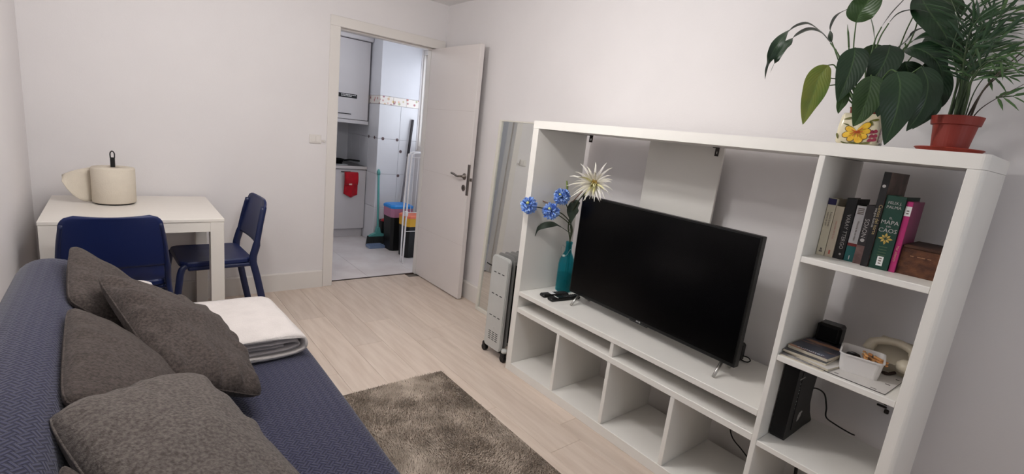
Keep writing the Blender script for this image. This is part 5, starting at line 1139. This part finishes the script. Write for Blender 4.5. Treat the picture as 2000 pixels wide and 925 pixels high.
# ------------------------------------------------------------------ rug
rg = thing('rug', 'taupe shaggy rug on the floor in front of the sofa', 'rug', (-0.8, 1.1, 0))
RUG = pm('taupe_pile', (210, 195, 180), 0.95, 0.1, rgb2=(152, 138, 124), vscale=9, sheen=0.3); RUGB = pm('rug_backing', (110, 98, 88), 0.95, 0.1)
rx0, rx1, ry0, ry1 = -1.24, -0.372, 0.35, 1.955
MB().box(rx0, rx1, ry0, ry1, 0.0008, 0.008, 0.002).build('backing', RUGB, rg)
rn = random.Random(8); m = MB(); V_ = []; F_ = []
def tuft(x, y):
    h = 0.017 * rn.uniform(.75, 1.15); a = rn.uniform(0, 2 * PI); lx = noise.noise(Vector((x * 4, y * 4, 1))) * 0.016 + rn.uniform(-.006, .006); ly = noise.noise(Vector((x * 4, y * 4, 7))) * 0.016 + rn.uniform(-.006, .006)
    w = 0.0042; c, s = math.cos(a) * w, math.sin(a) * w; n = len(V_)
    V_.extend([(x + c, y + s, 0.007), (x - c * .5 - s * .87, y - s * .5 + c * .87, 0.007), (x - c * .5 + s * .87, y - s * .5 - c * .87, 0.007), (x + lx, y + ly, h)])
    F_.extend([[n, n + 1, n + 3], [n + 1, n + 2, n + 3], [n + 2, n, n + 3]])
stp = 0.0062
nx = int((rx1 + 0.03 - max(rx0, -1.24)) / stp)
y = ry0 + 0.004
while y < ry1 - 0.003:
    x = rx0 + 0.004
    while x < rx1 - 0.003:
        cxr = max(0, x - (rx1 - .02)); cyr = max(0, y - (ry1 - .02))
        if cxr * cxr + cyr * cyr < 0.0003: tuft(x + rn.uniform(-.003, .003), y + rn.uniform(-.003, .003))
        x += stp
    y += stp
m.v = V_; m.f = F_; m.mi = [0] * len(F_)
m.build('pile', RUG, rg, recalc=False, kind='stuff')
# ------------------------------------------------------------------ dining table
tb = thing('dining_table', 'small square white dining table in the far left corner', 'table', (-1.70, 3.22, 0))
tx0, tx1, ty0, ty1 = -2.082, -1.322, 2.845, 3.598
MB().box(tx0, tx1, ty0, ty1, 0.7225, 0.7405, 0.002).build('tabletop', TABLEW, tb)
m = MB()
lw = 0.066
m.box(tx0 + lw, tx1 - lw, ty0 + .004, ty0 + .024, 0.667, 0.7222, 0.001); m.box(tx0 + lw, tx1 - lw, ty1 - .024, ty1 - .004, 0.667, 0.7222, 0.001); m.box(tx0 + .004, tx0 + .024, ty0 + lw, ty1 - lw, 0.667, 0.7222, 0.001); m.box(tx1 - .024, tx1 - .004, ty0 + lw, ty1 - lw, 0.667, 0.7222, 0.001)
m.build('apron', TABLEW, tb)
for x in (tx0 + .002, tx1 - lw - .002):
    for y in (ty0 + .002, ty1 - lw - .002): MB().box(x, x + lw, y, y + lw, 0, 0.7222, 0.002).build('leg', TABLEW, tb)
# ------------------------------------------------------------------ chairs
def make_chair(lab, loc, rz, group):
    """local axes: seat rear edge at y=0, front at y=0.385"""
    t = thing('dining_chair', lab, 'chair', loc, rz, group)
    # seat: rounded slab with slightly dished top
    P = roundpoly([(-0.20, 0.0), (0.20, 0.0), (0.215, 0.385), (-0.215, 0.385)], [0.05, 0.05, 0.06, 0.06], 5)
    m = MB(); n = len(P); vs = []; F = []
    cy = 0.19
    for (z, k) in ((0.418, 0.97), (0.424, 1.0), (0.442, 1.0), (0.450, 0.975), (0.447, 0.75), (0.444, 0.4)):
        vs += [(x * k, cy + (y - cy) * k, z) for x, y in P]
    for i in range(5):
        for j in range(n): F.append([i * n + j, i * n + (j + 1) % n, (i + 1) * n + (j + 1) % n, (i + 1) * n + j])
    F.append(list(range(n))); F.append([5 * n + j for j in range(n)])
    m.add(vs, F); m.build('seat', NAVY, t, smooth=False, local=True)
    # backrest: curved panel, concave towards the sitter, rounded top corners
    zb_, zt_ = 0.535, 0.805
    def prof(z):      # half width and lean
        s = (z - zb_) / (zt_ - zb_); w = 0.214 - 0.026 * s
        if s > 0.82: w -= 0.05 * (1 - math.sqrt(max(0, 1 - ((s - 0.82) / 0.18) ** 2)))
        return w, -0.018 - 0.062 * s
    def face(off):
        def f(u, v):
            z = zb_ + (zt_ - zb_) * v; w, ly = prof(z); x = (2 * u - 1) * w
            dip = -0.014 * max(0, (v - 0.9) / 0.1) * (1 - (2 * u - 1) ** 2) * 0.5
            return (x, ly - 0.018 * (1 - (2 * u - 1) ** 2) + off, z + dip)
        return f
    m = MB(); nu, nv = 18, 26; m.grid(face(0.007), nu, nv); m.grid(face(-0.007), nu, nv); q = (nu + 1) * (nv + 1); k = nu + 1
    ring = [i for i in range(k)] + [j * k + nu for j in range(1, nv + 1)] + [nv * k + i for i in range(nu - 1, -1, -1)] + [j * k for j in range(nv - 1, 0, -1)]
    for i in range(len(ring)): a, b = ring[i], ring[(i + 1) % len(ring)]; m.f.append([a, b, b + q, a + q]); m.mi.append(0)
    m.build('backrest', NAVY, t, smooth=True, local=True)
    for s in (-1, 1):
        # upright: broad blade from the backrest down past the seat into the rear leg
        m = MB(); pts = bez([(s * 0.180, -0.066, 0.765), (s * 0.196, -0.043, 0.66), (s * 0.207, -0.018, 0.53), (s * 0.209, 0.002, 0.44), (s * 0.219, -0.018, 0.33), (s * 0.228, -0.05, 0.16), (s * 0.234, -0.082, 0.0)], 5)
        m.tube(pts, [0.018] * 10 + [0.023] * 6 + [0.021] * 15, 12, flat=0.62, up=(1, 0, 0)); m.build('rear_leg', NAVYM, t, smooth=True, local=True)
        m = MB(); pts = bez([(s * 0.200, 0.352, 0.428), (s * 0.208, 0.378, 0.40), (s * 0.218, 0.395, 0.30), (s * 0.228, 0.43, 0.0)], 5)
        m.tube(pts, [0.017] * 4 + [0.019] * 12, 12, flat=0.7, up=(1, 0, 0)); m.build('front_leg', NAVYM, t, smooth=True, local=True)
        MB().box(s * 0.2 - 0.012, s * 0.2 + 0.012, 0.01, 0.345, 0.396, 0.419, 0.006).build('side_rail', NAVYM, t, local=True)
    MB().box(-0.19, 0.19, 0.012, 0.036, 0.396, 0.4175, 0.006).build('rear_rail', NAVYM, t, local=True)
    return t
c1 = make_chair('navy blue chair seen from behind, between sofa and white table', (-1.805, 2.735, 0), 0.0, 'navy chairs at the white table')
a2 = math.atan2(0.375, 0.085)
c2_ = dup(c1, (-1.150, 3.240, 0), math.radians(93), 'navy blue chair seen side on at the right side of the white table')
# ------------------------------------------------------------------ paper roll on the table
pr_ = thing('paper_towel_roll', 'fat cream paper towel roll with a loose sheet on the white table', 'paper roll', (-1.80, 3.33, 0.7405))
CRP = pm('cream_paper', (218, 208, 192), 0.9, 0.15, var=0.03, vscale=30, bump=0.2, bscale=150)
rcx, rcy, rr_ = -1.797, 3.345, 0.1
zt_ = 0.7405
MB().lathe([(0, 0.001), (0.09, 0.001), (0.092, 0.007), (0, 0.008)], (rcx, rcy, zt_), 32).build('holder_base', BLACKP, pr_)
MB().lathe([(0.02, 0.012), (rr_ - .004, 0.0085), (rr_, 0.014), (rr_, 0.20), (rr_ - .004, 0.206), (0.022, 0.209), (0.02, 0.19)], (rcx, rcy, zt_), 48, close=True).build('roll', CRP, pr_, smooth=True)
def sheet_fn(u, v):
    a = 0.55 * PI + 0.0 ; L = 0.16 * u
    z = 0.012 + 0.19 * v
    # the sheet leaves the roll on its far side and curls out to the left, its corner rounded away
    x = rcx - 0.03 - L * 1.18; y = rcy + rr_ * 0.955 - 0.07 * math.sin(u * 2.2) - 0.05 * (1 - v) * u
    lo = 0.003 + 0.118 * max(0, (u - 0.3) / 0.7) ** 2.6; hi = 0.2 - 0.05 * u ** 2.6
    z = lo + (hi - lo) * v
    return (x, y, zt_ + z)
o = MB().grid(sheet_fn, 14, 10).build('loose_sheet', CRP, pr_, smooth=True, recalc=False); md = o.modifiers.new('thick', 'SOLIDIFY'); md.thickness = 0.0015
m = MB(); m.box(rcx - 0.011, rcx + 0.011, rcy - 0.006, rcy + 0.006, zt_ + 0.008, zt_ + 0.262, 0.003); m.tube(bez([(rcx - 0.009, rcy, zt_ + 0.258), (rcx - 0.009, rcy, zt_ + 0.285), (rcx, rcy, zt_ + 0.297), (rcx + 0.009, rcy, zt_ + 0.285), (rcx + 0.009, rcy, zt_ + 0.258)], 5), 0.003, 6)
m.build('holder_post', BLACKP, pr_)
